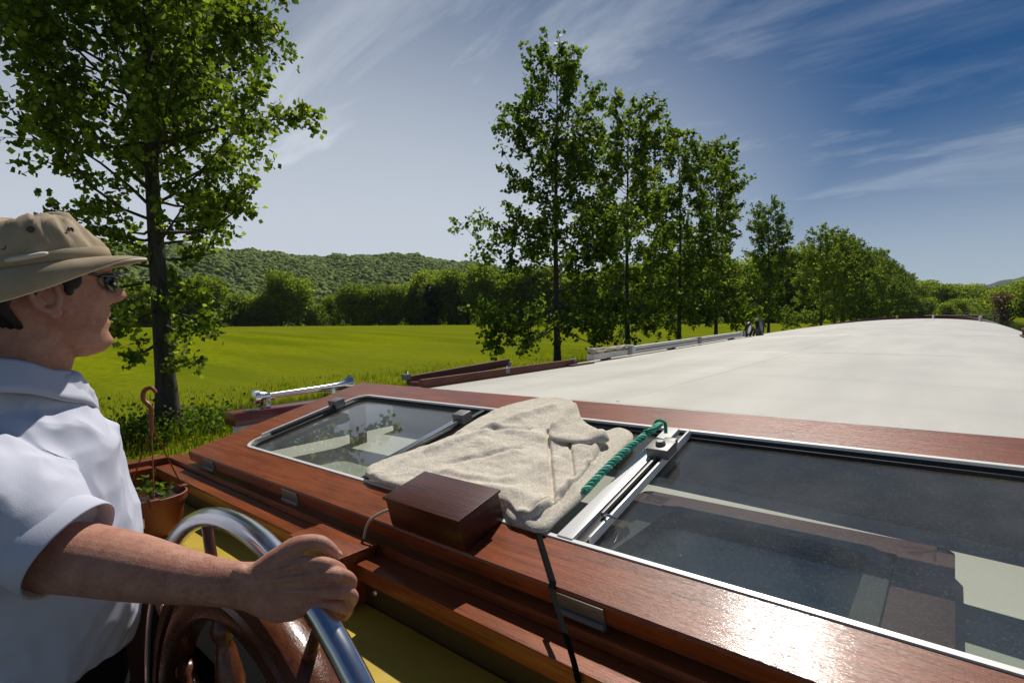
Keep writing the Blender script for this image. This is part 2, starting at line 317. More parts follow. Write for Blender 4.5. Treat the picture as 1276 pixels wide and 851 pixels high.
def link(name, me, parent=None):
    o = bpy.data.objects.new(name, me); COL.objects.link(o)
    if parent is not None: o.parent = parent
    return o
def tag(o, label=None, cat=None, group=None, kind=None):
    for k, v in (('label', label), ('category', cat), ('group', group), ('kind', kind)):
        if v: o[k] = v
    return o
ORG = {}
def mesh_from(mb, name, mats, org=(0, 0, 0), smooth=35):
    me = bpy.data.meshes.new(name)
    me.from_pydata([(p[0] - org[0], p[1] - org[1], p[2] - org[2]) for p in mb.v], [], mb.f)
    for mm in (mats if isinstance(mats, (list, tuple)) else [mats]): me.materials.append(mm)
    if len(set(mb.mi)) > 1: me.polygons.foreach_set('material_index', mb.mi)
    if smooth is not None:
        me.polygons.foreach_set('use_smooth', [True] * len(mb.f))
        if smooth < 180: me.set_sharp_from_angle(angle=R_(smooth))
    me.update(); return me
def b2w(p):                                   # barge frame (x starboard, y ahead, z up, from the eye) to world
    x, y, z = p; return Vector((x * math.cos(HEEL) - z * math.sin(HEEL), y, x * math.sin(HEEL) + z * math.cos(HEEL))) + CAM
def thing(name, label, cat, loc, group=None, barge=True):
    o = bpy.data.objects.new(name, None); COL.objects.link(o); o.empty_display_size = 0.1
    if barge: o.location = b2w(loc); o.rotation_euler = (0, -HEEL, 0)
    else: o.location = loc
    ORG[o.name] = tuple(loc); return tag(o, label, cat, group)
def part(name, mb, m, parent, smooth=35, org=None):
    og = org or ORG[parent.name]
    o = link(name, mesh_from(mb, name, m, og, smooth), parent); ORG[o.name] = og; return o
def solo(name, mb, m, label, cat, loc, group=None, smooth=35):     # a thing on the barge that is one mesh
    o = link(name, mesh_from(mb, name, m, loc, smooth)); o.location = b2w(loc); o.rotation_euler = (0, -HEEL, 0); ORG[o.name] = tuple(loc)
    return tag(o, label, cat, group)
def voxel(mb, size, iters=4, fac=0.5):        # one continuous surface out of overlapping closed pieces
    me = mesh_from(mb, 'tmp', [], (0, 0, 0), None); o = link('tmp', me)
    r = o.modifiers.new('r', 'REMESH'); r.mode = 'VOXEL'; r.voxel_size = size
    s = o.modifiers.new('s', 'SMOOTH'); s.iterations = iters; s.factor = fac
    dg = bpy.context.evaluated_depsgraph_get(); ev = o.evaluated_get(dg); m2 = ev.to_mesh()
    n = len(m2.vertices); co = np.empty(n * 3, np.float32); m2.vertices.foreach_get('co', co)
    no = np.empty(n * 3, np.float32); m2.vertices.foreach_get('normal', no)
    fs = [tuple(p.vertices) for p in m2.polygons]
    ev.to_mesh_clear(); bpy.data.objects.remove(o); bpy.data.meshes.remove(me)
    return co.reshape(-1, 3), no.reshape(-1, 3), fs
def np_mesh(name, V, F, m, smooth=False):     # big meshes: V (n,3), F (k,3 or 4)
    me = bpy.data.meshes.new(name); n, k = len(V), F.shape[1]
    me.vertices.add(n); me.vertices.foreach_set('co', np.asarray(V, np.float32).ravel())
    me.loops.add(F.size); me.loops.foreach_set('vertex_index', np.asarray(F, np.int32).ravel())
    me.polygons.add(len(F)); me.polygons.foreach_set('loop_start', np.arange(0, F.size, k, dtype=np.int32))
    me.materials.append(m); me.update(calc_edges=True)
    if smooth: me.polygons.foreach_set('use_smooth', np.ones(len(F), bool))
    return me
def sstep(a, b, x):
    t = np.clip((x - a) / (b - a), 0, 1); return t * t * (3 - 2 * t)

# ------------------------------------------------------------------ setting: ground, water, hills
BANK = -6.6
def gz(x, y):
    x = np.asarray(x, float); y = np.asarray(y, float)
    s = sstep(-16, -70, x); z = s * np.clip(0.9 - 0.014 * (y - 58), -0.5, 1.7)
    z = np.where(x > BANK, -0.12 - 1.9 * sstep(BANK, BANK + 1.8, x), z - 0.12 * sstep(BANK - 1.5, BANK, x))
    z = np.where(x > 11, -2.02 + 2.0 * sstep(11, 13, x), z)
    return z
xs = np.unique(np.concatenate([-np.geomspace(16, 5500, 60)[::-1], np.linspace(-16, -4.5, 30), [0, 5], np.linspace(10, 14, 9), np.geomspace(14.5, 5500, 30)]))
ys = np.unique(np.concatenate([np.linspace(-60, 220, 90), np.geomspace(230, 7000, 30), -np.geomspace(70, 3500, 16)]))
GX, GY = np.meshgrid(xs, ys, indexing='ij'); GZ = gz(GX, GY)
idx = np.arange(GX.size).reshape(GX.shape)
GF = np.stack([idx[:-1, :-1], idx[1:, :-1], idx[1:, 1:], idx[:-1, 1:]], -1).reshape(-1, 4)
tag(link('ground', np_mesh('ground', np.stack([GX, GY, GZ], -1).reshape(-1, 3), GF, M['field'], True)), kind='structure')
mb = MB(); mb.add([(BANK, -400, -0.7), (12.4, -400, -0.7), (12.4, 400, -0.7), (BANK, 400, -0.7)], [(0, 1, 2, 3)])
tag(link('canal_water', mesh_from(mb, 'canal_water', M['water'], smooth=None)), kind='structure')

def pol(az, r):                                # azimuth in degrees from the view direction
    a = R_(az - 40.3); return r * math.sin(a), r * math.cos(a)
# wooded hill beyond the field: crest elevation (degrees) by azimuth
CREST = [(-75, 7.6), (-60, 7.8), (-45, 7.6), (-36, 7.0), (-31.5, 7.15), (-27, 7.0), (-24, 6.75), (-18, 6.62), (-16.4, 6.75), (-13.5, 6.95), (-10.5, 6.85), (-7, 6.35), (-3.5, 5.9), (0, 5.3), (6, 4.6), (14, 3.8), (22, 3.2), (30, 2.6)]
caz, cel = np.array([c[0] for c in CREST], float), np.array([c[1] for c in CREST], float)
def hill_z(az, r):
    e = np.interp(az, caz, cel); top = 1000 * np.tan(np.radians(e)) + 2.5 - 7
    t = np.clip((r - 420) / (1000 - 420), 0, 1.6)
    prof = np.where(t < 1, 0.45 * t + 0.55 * (t * t * (3 - 2 * t)), 1 - 0.4 * (t - 1) ** 2)
    bump = 0.03 * np.sin(az * 0.9 + r * 0.012) + 0.02 * np.sin(az * 2.3 - r * 0.02)
    return top * (prof + bump * np.clip(t, 0, 1) * (t < 0.97)) - 1.5
AZ, RR = np.meshgrid(np.linspace(-75, 30, 120), np.linspace(420, 1300, 40), indexing='ij')
AA = np.radians(AZ - 40.3); HZ = hill_z(AZ, RR)
idx = np.arange(AZ.size).reshape(AZ.shape); HF = np.stack([idx[:-1, :-1], idx[:-1, 1:], idx[1:, 1:], idx[1:, :-1]], -1).reshape(-1, 4)
tag(link('hill', np_mesh('hill', np.stack([RR * np.sin(AA), RR * np.cos(AA), HZ], -1).reshape(-1, 3), HF, M['hill'], True)), kind='structure')
# forest on the hill: crowns standing on its slope
rng = np.random.default_rng(5)
bm = bmesh.new(); bmesh.ops.create_icosphere(bm, subdivisions=2, radius=1.0); bm.verts.ensure_lookup_table()
iv = np.array([v.co[:] for v in bm.verts]); ifc = np.array([[v.index for v in f.verts] for f in bm.faces]); bm.free()
N = 15000
az = rng.uniform(-50, 14, N); r = np.sqrt(rng.uniform(430 ** 2, 1040 ** 2, N)); hz = hill_z(az, r); keep = ~((az > -25) & (az < -12) & (r < 505))
az, r, hz = az[keep], r[keep], hz[keep]; N = len(az)
a = np.radians(az - 40.3); cx_, cy_ = r * np.sin(a), r * np.cos(a)
rad = rng.uniform(1.7, 3.9, N) * (0.7 + 0.0005 * r)
V = iv[None] * (1 + 0.26 * rng.standard_normal((N, len(iv), 1)))
V = V * rad[:, None, None] * np.array([1, 1, 0.95]); V[..., 0] += cx_[:, None]; V[..., 1] += cy_[:, None]; V[..., 2] += (hz + rad * 0.45)[:, None]
F = (ifc[None] + (np.arange(N) * len(iv))[:, None, None]).reshape(-1, 3)
tag(link('hill_forest', np_mesh('hill_forest', V.reshape(-1, 3), F, M['canopy'], True)), 'broadleaf forest covering the long hill beyond the field', 'forest', kind='stuff')
# far blue hill ahead and a nearer low wooded ridge
def ridge(name, r0, r1, pts, m, base=-3, n=90):
    az = np.linspace(pts[0][0], pts[-1][0], n); el = np.interp(az, [p[0] for p in pts], [p[1] for p in pts])
    V = []; K = 8
    for i in range(n):
        for k in range(K + 1):
            t = k / K; rr = r0 + (r1 - r0) * t; h = rr * 0 + (r0 + (r1 - r0) * 0.5) * math.tan(R_(el[i])) + 2.5
            z = base + (h - base) * math.sin(math.pi * t) ** 0.8 * (1 + 0.02 * math.sin(i * 1.3 + k)); x, y = pol(az[i], rr); V.append((x, y, z))
    ix = np.arange(n * (K + 1)).reshape(n, K + 1); F = np.stack([ix[:-1, :-1], ix[:-1, 1:], ix[1:, 1:], ix[1:, :-1]], -1).reshape(-1, 4)
    tag(link(name, np_mesh(name, np.array(V), F, m, True)), kind='structure')
ridge('far_hill', 3800, 6200, [(38, 0.3), (40, 1.1), (41.6, 1.75), (43.0, 2.2), (44.6, 2.5), (47, 2.6), (52, 2.4), (60, 1.2), (64, 0.2)], M['far_hill'])

# the air between: one closed box of thin even haze round everything
hz_m = bpy.data.materials.new('haze'); hz_m.use_nodes = True; hn = hz_m.node_tree.nodes; hn.clear()
ho = hn.new('ShaderNodeOutputMaterial'); pv = hn.new('ShaderNodeVolumePrincipled'); pv.inputs['Color'].default_value = (0.80, 0.88, 1.0, 1); pv.inputs['Density'].default_value = 0.00005; pv.inputs['Anisotropy'].default_value = 0.2
hz_m.node_tree.links.new(pv.outputs[0], ho.inputs['Volume'])
mb = MB(); mb.box((-5600, -3600, -5), (5600, 7100, 330), 0.0); tag(link('haze', mesh_from(mb, 'haze', hz_m, smooth=None)), 'thin blue summer haze filling the air over the valley', 'haze', kind='stuff')

# ------------------------------------------------------------------ trees
def leaf_quads(pts, dirs, size, rng, droop=0.3, wide=0.42):
    n = len(pts)
    d = rng.standard_normal((n, 3)); d[:, 2] -= droop; d /= np.linalg.norm(d, axis=1)[:, None]
    w = np.cross(d, rng.standard_normal((n, 3))); w /= np.linalg.norm(w, axis=1)[:, None]
    nn = np.cross(d, w)
    L = size * rng.uniform(0.7, 1.3, (n, 1)); W = L * wide
    a = pts; b = pts + d * L * 0.45 + w * W + nn * L * 0.08; c = pts + d * L; e = pts + d * L * 0.45 - w * W + nn * L * 0.08
    V = np.stack([a, b, c, e], 1).reshape(-1, 3); F = np.arange(n * 4).reshape(-1, 4); return V, F
def branch_mb(mb, p, q, r0, r1, rng, bend=0.12, n=6):
    p, q = Vector(p), Vector(q); L = (q - p).length; pts = []
    off = Vector(rng.standard_normal(3)) * bend * L
    for i in range(5):
        t = i / 4; pts.append(p.lerp(q, t) + off * math.sin(math.pi * t) * 0.6 - Vector((0, 0, 0.10 * L * math.sin(math.pi * t))))
    mb.tube(pts, [r0 + (r1 - r0) * i / 4 for i in range(5)], n, cap=True); return pts
def make_poplar(seed, H, rmax, r_trunk, n_br, leaves, size, first=1.9, shape=None, lean=0.0):
    rng = np.random.default_rng(seed); tm = MB()
    path = []; off = rng.standard_normal(2) * 0.10
    for i in range(12):
        t = i / 11; path.append(Vector((off[0] * math.sin(3 * t + seed) * t + lean * t * H, off[1] * math.sin(4 * t + 1) * t, H * 0.97 * t - 0.15 * (i == 0))))
    rr = [r_trunk * (1.35 if i == 0 else (1 - 0.93 * (i / 11) ** 0.9)) for i in range(12)]
    tm.tube(path, rr, 12, sub=3)
    P = []
    for i in range(n_br):
        t = (i + rng.uniform(0, 0.9)) / n_br; h0 = first + (H * 0.95 - first) * t ** 0.92
        k = h0 / (H * 0.97) * 11; j = min(10, int(k)); base = path[j].lerp(path[j + 1], k - j)
        u = (h0 - first) / (H - first)
        prof = shape(u) if shape else (0.62 + 0.38 * math.sin(math.pi * min(1, u * 1.25 + 0.1))) * (1 - u ** 3.2)
        L = max(0.5, rmax * prof * rng.uniform(0.65, 1.18)); az = i * 2.39996 + rng.uniform(-0.5, 0.5)
        el = rng.uniform(0.1, 0.6) + 0.50 * u - (0.45 if u < 0.15 else 0)
        tip = base + Vector((math.cos(az) * math.cos(el), math.sin(az) * math.cos(el), math.sin(el))) * L
        pts = branch_mb(tm, base, tip, max(0.016, 0.20 * r_trunk * (1 - 0.6 * u)), 0.008, rng)
        nt = max(3, int(L * 4.2))
        for q in range(nt):
            s = rng.uniform(0.22, 1.0) ** 0.8; kk = s * 4; jj = min(3, int(kk)); b0 = pts[jj].lerp(pts[jj + 1], kk - jj)
            dv_ = Vector(rng.standard_normal(3)); dv_.normalize(); dv_ = (dv_ + (tip - base).normalized() * 0.7 + Vector((0, 0, 0.2))).normalized()
            tl = L * rng.uniform(0.14, 0.36) * (1.1 - 0.5 * s) + 0.15; e0 = b0 + dv_ * tl
            if q % 2 == 0: tm.tube([b0, b0.lerp(e0, 0.5) + Vector((0, 0, 0.03)), e0], [0.008, 0.006, 0.003], 4)
            P.append((b0, e0, tl))
    tot = sum(p[2] ** 0.8 for p in P); pts = []
    for b0, e0, tl in P:
        n = max(2, int(leaves * tl ** 0.8 / tot)); s = rng.uniform(0.25, 1.05, n)
        c = np.array(b0)[None] * (1 - s[:, None]) + np.array(e0)[None] * s[:, None] + rng.standard_normal((n, 3)) * (0.045 + 0.055 * tl)
        pts.append(c)
    pts = np.concatenate(pts); Vv, F = leaf_quads(pts, None, size, rng, 0.3, 0.50)
    return mesh_from(tm, 'trunk', M['bark'], smooth=60), np_mesh('crown', Vv, F, M['poplar_leaf'])
def plant_tree(name, meshes, loc, rz, sc, label, cat='tree', group=None):
    o = bpy.data.objects.new(name, None); COL.objects.link(o); o.location = loc; o.rotation_euler = (0, 0, rz)
    o.scale = sc if hasattr(sc, '__len__') else (sc,) * 3
    tag(o, label, cat, group)
    link('trunk', meshes[0], o); link('crown', meshes[1], o); return o
TX = -13.43; ROW = 'poplars planted in a row along the bank'
big = make_poplar(3, 14.5, 3.95, 0.225, 108, 50000, 0.122, first=1.75, shape=lambda u: float(np.interp(u, [0, 0.10, 0.16, 0.23, 0.35, 0.6, 0.85, 1], [0.30, 0.33, 0.36, 0.86, 1.0, 0.95, 0.7, 0.2])))
plant_tree('poplar_tree', big, (TX, 3.86, 0), 0.6, 1, 'big dark poplar with thick trunk behind the man in the hat', group=ROW)
def pshape(seed):
    return lambda u: float(np.interp(u, [0, 0.06, 0.18, 0.3, 0.5, 0.72, 0.88, 1.0], [0.70, 0.95, 1.0, 0.86, 0.80, 0.74, 0.50, 0.16])) * (1 + 0.14 * math.sin(7 * u + seed))
VAR = [make_poplar(11, 15.2, 4.3, 0.19, 84, 17500, 0.19, 1.9, pshape(1)), make_poplar(12, 15.0, 3.6, 0.16, 72, 13500, 0.19, 2.0, pshape(3)),
       make_poplar(13, 14.6, 3.7, 0.16, 72, 14000, 0.19, 1.8, pshape(5)), make_poplar(14, 15.3, 3.4, 0.15, 70, 13000, 0.19, 1.9, pshape(2))]
rt = random.Random(4)
near = [(19.1, 0, 0.90, 'tall poplar with full oval crown, rising beyond the towel on the windscreen'),
        (25.8, 1, 0.94, 'poplar with narrow open top just right of the tallest full poplar'),
        (32.7, 2, 0.98, 'poplar with yellow green lower crown behind the pale beam on the roof'),
        (39.3, 3, 0.97, 'poplar standing behind the two black tyres on the roof edge'),
        (53.0, 1, 0.86, 'slim pointed poplar standing alone before the gap in the row')]
for y, k, s, lab in near:
    plant_tree('poplar_tree', VAR[k], (TX + rt.uniform(-.2, .2), y, 0), rt.uniform(0, 6.28) if k else 2.2, s, lab, group=ROW)
y = 80.0; first = True
while y < 262:
    s = rt.uniform(0.93, 1.05)
    lab = 'far poplar merged with its neighbours into the dense end of the row'
    if first: lab = 'first poplar after the gap, at the near end of the dense far row'
    plant_tree('poplar_tree', VAR[rt.randrange(4)], (TX + rt.uniform(-.4, .4), y, 0), rt.uniform(0, 6.28), (s * 1.1, s * 1.1, s), lab, group=ROW if first else 'poplars merged in the far end of the row')
    first = False; y += 6.85
sap = make_poplar(21, 2.6, 0.55, 0.03, 16, 500, 0.14, 0.4)
plant_tree('young_tree', sap, (TX, 60.2, 0), 0, 1.15, 'young staked sapling in the gap of the poplar row')
plant_tree('young_tree', sap, (TX + 0.3, 73.2, 0), 2, (1.3, 1.3, 0.55), 'low leafy shoot past the sapling in the gap of the poplar row')
plant_tree('young_tree', sap, (TX + 0.4, 30.9, 0), 4, 0.75, 'knee high seedling beside a poplar trunk behind the pale beam')

def make_round_tree(seed, H, W, leaves, size, m, squat=0.12, lobes=9):
    rng = np.random.default_rng(seed); tm = MB()
    tm.tube([(0, 0, -0.5), (0.1, 0, H * 0.3), (0, 0.15, H * 0.7)], [0.035 * H, 0.026 * H, 0.01 * H], 8, sub=2)
    for i in range(6):
        a = i * 1.05; branch_mb(tm, (0, 0, H * (0.22 + 0.05 * i)), (math.cos(a) * W * 0.32, math.sin(a) * W * 0.32, H * (0.5 + 0.06 * i)), 0.012 * H, 0.004 * H, rng)
    pts = []
    for i in range(lobes):
        a = rng.uniform(0, 6.28); rad = W * 0.5 * rng.uniform(0.25, 0.62); hh = H * (squat + (0.95 - squat) * ((i + 0.5) / lobes) ** 0.9)
        k = 1 - 0.55 * ((hh / H) ** 3); c = np.array([math.cos(a) * rad * k, math.sin(a) * rad * k, hh])
        n = leaves // lobes; d = rng.standard_normal((n, 3)); d /= np.linalg.norm(d, axis=1)[:, None]
        s = rng.uniform(0.35, 1.0, (n, 1)) ** 0.5; rl = W * 0.30 * rng.uniform(0.7, 1.15)
        p = c + d * s * np.array([rl, rl, rl * 0.9]) * (1 + 0.18 * rng.standard_normal((n, 1)))
        pts.append(p[(p[:, 2] > 0.1) & (p[:, 2] < H * 1.03)])
    Vv, F = leaf_quads(np.concatenate(pts), None, size, rng, 0.1)
    return mesh_from(tm, 'trunk', M['bark'], smooth=60), np_mesh('crown', Vv, F, m)
HV = [make_round_tree(31, 14, 12, 8200, 0.6, M['hedge_leaf'], 0.1, 14), make_round_tree(32, 12, 13, 8200, 0.6, M['hedge_leaf'], 0.08, 13),
      make_round_tree(33, 17, 11, 9000, 0.62, M['hedge_leaf'], 0.1, 16), make_round_tree(34, 9, 12, 6800, 0.55, M['hedge_leaf'], 0.06, 11)]
HG = 'broadleaf trees in the hedge at the far edge of the field'
rh = random.Random(9)
def hedge_label(px, k):
    kind = ('rounded leafy tree', 'broad spreading tree', 'tall upright tree', 'low wide bush')[k]
    where = 'behind the man in the hat' if px < 150 else 'behind the nearest big poplar' if px < 290 else 'below the long open hillside' if px < 450 else 'just left of the tall poplar row' if px < 600 else 'behind the poplar trunks'
    return kind + ' in the far hedge, ' + where
def hedge_at(px, dist, k, s, lab=None):
    az = math.degrees(math.atan((px - 638) / 650)); x, y = pol(az, dist)
    plant_tree('hedge_tree', HV[k], (x, y, float(gz(x, y)) - 0.3), rh.uniform(0, 6.28), s, lab or hedge_label(px, k), group=HG)
px = -60
while px < 1010:
    dist = np.interp(px, [-60, 230, 600, 950], [205, 190, 172, 150])
    k = rh.choice([0, 1, 3, 0, 1, 2]); s = rh.uniform(0.72, 1.12)
    if 520 < px < 1010: k = rh.choice([0, 2, 2]); s = rh.uniform(1.0, 1.15)
    hedge_at(px, dist + rh.uniform(-3, 5), k, s)
    px += rh.uniform(14, 24)
for px in (525, 585, 640, 760): hedge_at(px, 200, 2, rh.uniform(1.0, 1.15))
dk = make_round_tree(39, 12, 6, 5200, 0.5, M['dark_leaf'], 0.1, 12)
az = math.degrees(math.atan((538 - 638) / 650)); x, y = pol(az, 166)
plant_tree('dark_tree', dk, (x, y, float(gz(x, y)) - 0.3), 0.5, 1.05, 'narrow dark tree standing out against the brighter hedge')
# trees round the head of the canal, far ahead
FG = 'trees closing the view at the far end of the canal'
for i, (px, d, k, s) in enumerate([(1128, 300, 2, 1.05), (1143, 280, 0, 1.05), (1158, 330, 2, 1.0), (1172, 310, 1, 1.15), (1186, 350, 0, 1.1), (1200, 330, 1, 1.1), (1212, 360, 0, 1.1), (1226, 300, 1, 0.95), (1243, 260, 3, 1.1), (1262, 240, 3, 1.15), (1277, 220, 0, 0.8), (1292, 200, 1, 0.8), (1150, 250, 3, 0.8), (1196, 270, 3, 0.75), (1218, 285, 3, 0.8), (1180, 260, 3, 0.6)]):
    az = math.degrees(math.atan((px - 638) / 650)); x, y = pol(az, d)
    plant_tree('canal_tree', HV[k], (x, y, -0.4), rh.uniform(0, 6.28), s, 'leafy tree in the clump beyond the bow, at the end of the canal', group=FG)
az = math.degrees(math.atan((1249 - 638) / 650)); x, y = pol(az, 205)
rb = make_round_tree(41, 7, 7, 1500, 0.6, M['pink_leaf'], 0.2, 8)
plant_tree('canal_tree', rb, (x, y, -0.2), 0, 1, 'small reddish leaved tree among the green ones past the bow')
# low bridge across the canal, far ahead
t_ = thing('low_bridge', 'low dark bridge with a pale deck edge beyond the bow', 'bridge', (2, 215, 0), barge=False)
mb = MB(); mb.box((-9.5, -2, 0.3), (11, 2, 0.75), 0.02); part('deck', mb, M['concrete'], t_, org=(0, 0, 0))
mb = MB()
for k in range(12): mb.box((-9.3 + k * 1.8, -1.95, 0.75), (-9.2 + k * 1.8, -1.85, 1.6), 0.01)
mb.box((-9.4, -1.97, 1.6), (10.8, -1.83, 1.68), 0.01); part('railing', mb, M['grey_metal'], t_, org=(0, 0, 0))
for s in (-1, 1):
    mb = MB(); mb.box((s * 9 - 1.3 + 0.7, -2.4, -2.2), (s * 9 + 1.3 + 0.7, 2.4, 0.3), 0.05); part('abutment', mb, M['darkgrey'], t_, org=(0, 0, 0))

# grass on the near bank: blades
rng = np.random.default_rng(8); N = 110000
gx = -6.8 - 15 * rng.uniform(0, 1, N) ** 1.3; gy = -2 + 46 * rng.uniform(0, 1, N) ** 1.2 ; 
ptch = np.array([noise.noise(Vector((a * 0.45, b * 0.45, 3.1))) for a, b in zip(gx, gy)])
tall = np.exp(-((gx - TX) / 1.3) ** 2); keep = (rng.uniform(0, 1, N) < 0.45 + 0.6 * ptch + 0.55 * tall) & (rng.uniform(0, 1, N) < np.clip(1.15 + (gx + 14) / 7, 0.0, 1))
gx, gy, tall, ptch = gx[keep], gy[keep], tall[keep], ptch[keep]; N = len(gx)
h = rng.uniform(0.06, 0.17, N) + 0.10 * np.clip(ptch, 0, 1) + 0.34 * tall * rng.uniform(0.2, 1, N)
a = rng.uniform(0, 6.28, N); w = rng.uniform(0.006, 0.014, N) + 0.005 * tall; bend = rng.uniform(0.1, 0.5, N) * h; ba = rng.uniform(0, 6.28, N); z0 = gz(gx, gy)
c0 = np.stack([gx, gy, z0], -1); sd = np.stack([np.cos(a) * w, np.sin(a) * w, 0 * w], -1); bd = np.stack([np.cos(ba) * bend, np.sin(ba) * bend, 0 * w], -1); up = np.stack([0 * h, 0 * h, h], -1)
V = np.stack([c0 - sd, c0 + sd, c0 + up * 0.6 + bd * 0.4 + sd * 0.7, c0 + up * 0.6 + bd * 0.4 - sd * 0.7, c0 + up + bd], 1).reshape(-1, 3)
i0 = np.arange(N) * 5; Fq = np.stack([np.stack([i0, i0 + 1, i0 + 2, i0 + 3], -1), np.stack([i0 + 3, i0 + 2, i0 + 4, i0 + 4], -1)], 1).reshape(-1, 4)
T = np.concatenate([np.stack([i0, i0 + 1, i0 + 2], -1), np.stack([i0, i0 + 2, i0 + 3], -1), np.stack([i0 + 3, i0 + 2, i0 + 4], -1)])
tag(link('bank_grass', np_mesh('bank_grass', V, T, M['grass'])), 'long grass growing on the canal bank', 'grass', kind='stuff')
# leafy weeds at the foot of the near trunk
rng = np.random.default_rng(18); n = 2200
wp = np.stack([TX + 0.2 + rng.standard_normal(n) * 0.55, 3.9 + rng.standard_normal(n) * 0.8, np.abs(rng.standard_normal(n)) * 0.25 + 0.05], -1)
Vv, F = leaf_quads(wp, None, 0.09, rng, -0.3)
tag(link('bank_weeds', np_mesh('bank_weeds', Vv, F, M['poplar_leaf'])), 'broad leaved weeds round the foot of the nearest poplar', 'weeds', kind='stuff')

# ================================================================== THE BARGE (barge frame)
barge = thing('barge', 'long river barge with cream roof, mahogany wheelhouse coaming and folded windscreen', 'barge', (-1.65, 3.0, -3.2))
RL, RRt = -4.25, 1.12
def edge_c(y):
    return float(np.interp(y, [0, 6.5, 10, 14, 23, 31, 36], [-0.625, -0.61, -0.58, -0.54, -0.49, -0.455, -0.43]))
def roof_c(x, y):
    u = (x - (RL + RRt) / 2) / ((RRt - RL) / 2); return edge_c(y) + 0.075 * (1 - min(1, u * u)) 
def half_w(y): return 2.685 if y < 14 else 2.685 * math.sqrt(max(0.0, 1 - ((y - 14) / 17.9) ** 3.2))
mb = MB(); xc = (RL + RRt) / 2
def roof_sheet(y0, y1, ny, xl, xr, nx=26):
    rows = []
    for i in range(ny + 1):
        y = y0 + (y1 - y0) * i / ny; hw = half_w(y); a, b = max(xl, xc - hw), min(xr, xc + hw)
        top = [(a + (b - a) * j / nx, y, roof_c(a + (b - a) * j / nx, y)) for j in range(nx + 1)]
        side = [(b + 0.01, y, top[-1][2] - 0.02), (b + 0.01, y, top[-1][2] - 0.10)]; sl_ = [(a - 0.01, y, top[0][2] - 0.10), (a - 0.01, y, top[0][2] - 0.02)]
        rows.append(sl_ + top + side)
    n = len(rows[0]); vs = [p for r_ in rows for p in r_]
    mb.add(vs, [(i * n + j, i * n + j + 1, (i + 1) * n + j + 1, (i + 1) * n + j) for i in range(len(rows) - 1) for j in range(n - 1)])
    e = (len(rows) - 1) * n; lo = [(p[0], p[1] + 0.01, p[2] - 0.25) for p in rows[-1]]; mb.add(rows[-1] + lo, [(j, j + 1, n + j + 1, n + j) for j in range(n - 1)])
    lo = [(p[0], p[1] - 0.01, p[2] - 0.3) for p in rows[0]]; mb.add(rows[0] + lo, [(j + 1, j, n + j, n + j + 1) for j in range(n - 1)])
roof_sheet(3.05, 31.5, 60, RL, RRt)
roof_sheet(0.78, 3.045, 8, -2.42, RRt)
roof = part('roof', mb, M['cream'], barge, 50)
# seam batten along the roof, athwart seams
mb = MB(); prev = None
for x0, wd in ((-1.72, 0.022),):
    rows = []
    for i in range(57):
        y = 3.1 + 28.2 * i / 56; z = roof_c(x0, y); rows.append([(x0 - wd, y, z - 0.004), (x0 - wd * 0.6, y, z + 0.003), (x0 + wd * 0.6, y, z + 0.003), (x0 + wd, y, z - 0.004)])
    mb.rings(rows)
for y in (8.0, 13.2, 18.4, 23.6, 28.0):
    hw = half_w(y) - 0.05; mb.tube([(xc - hw + 2 * hw * j / 20, y, roof_c(xc - hw + 2 * hw * j / 20, y) - 0.006) for j in range(21)], 0.008, 6)
part('roof_seam', mb, M['cream'], roof, 60)
# hull and bow
mb = MB(); rows = []
for i in range(46):
    y = -4 + 43 * i / 45; hw = 2.70 if y < 15 else 2.70 * math.sqrt(max(0.0004, 1 - ((y - 15) / 24.02) ** 3.4)); top = -1.25 if y < 29 else float(np.interp(y, [29, 31, 39], [-1.25, -0.62, -0.50]))
    rows.append([(xc - hw, y, top), (xc - hw * 0.98, y, -2.2), (xc - hw * 0.9, y, -3.9), (xc + hw * 0.9, y, -3.9), (xc + hw * 0.98, y, -2.2), (xc + hw, y, top)])
mb.rings(rows); part('hull', mb, M['darkgrey'], barge, 30)
mb = MB(); rows = []
for s in (-1, 1):                              # maroon bulwark round the bow
    pass
pts = []
for i in range(41):
    q = -1 + 2 * i / 40; q = math.copysign(1 - (1 - abs(q)) ** 1.6, q); x = xc + 2.75 * q; y = 15 + 21 * (max(0.0, 1 - q * q)) ** (1 / 3.4); pts.append((x, y))
inner = [(xc + (x - xc) * 0.975, 15 + (y - 15) * 0.99) for x, y in pts]
tz = lambda y: float(np.interp(y, [15, 23, 28, 32, 37], [-0.64, -0.53, -0.43, -0.335, -0.27]))
mb.rings([[(x, y, -1.3), (x, y, tz(y)), (u, w_, tz(y)), (u, w_, -1.3)] for (x, y), (u, w_) in zip(pts, inner)]); part('bulwark', mb, M['maroon'], barge, 40)
mb = MB()                                      # cabin sides below the roof, side deck, front of the full-width cabin
mb.box((RL + 0.03, 3.06, -1.3), (RL + 0.09, 28, -0.70), 0.0); mb.box((RRt - 0.09, 3.06, -1.3), (RRt - 0.03, 28, -0.70), 0.0)
mb.box((RL + 0.03, 3.02, -1.3), (-2.45, 3.058, -0.70), 0.0)
part('cabin_side', mb, M['maroon'], barge)
mb = MB(); mb.box((RL + 0.005, -3.8, -1.34), (-2.50, 3.01, -1.26), 0.0); part('side_deck', mb, M['darkgrey'], barge)

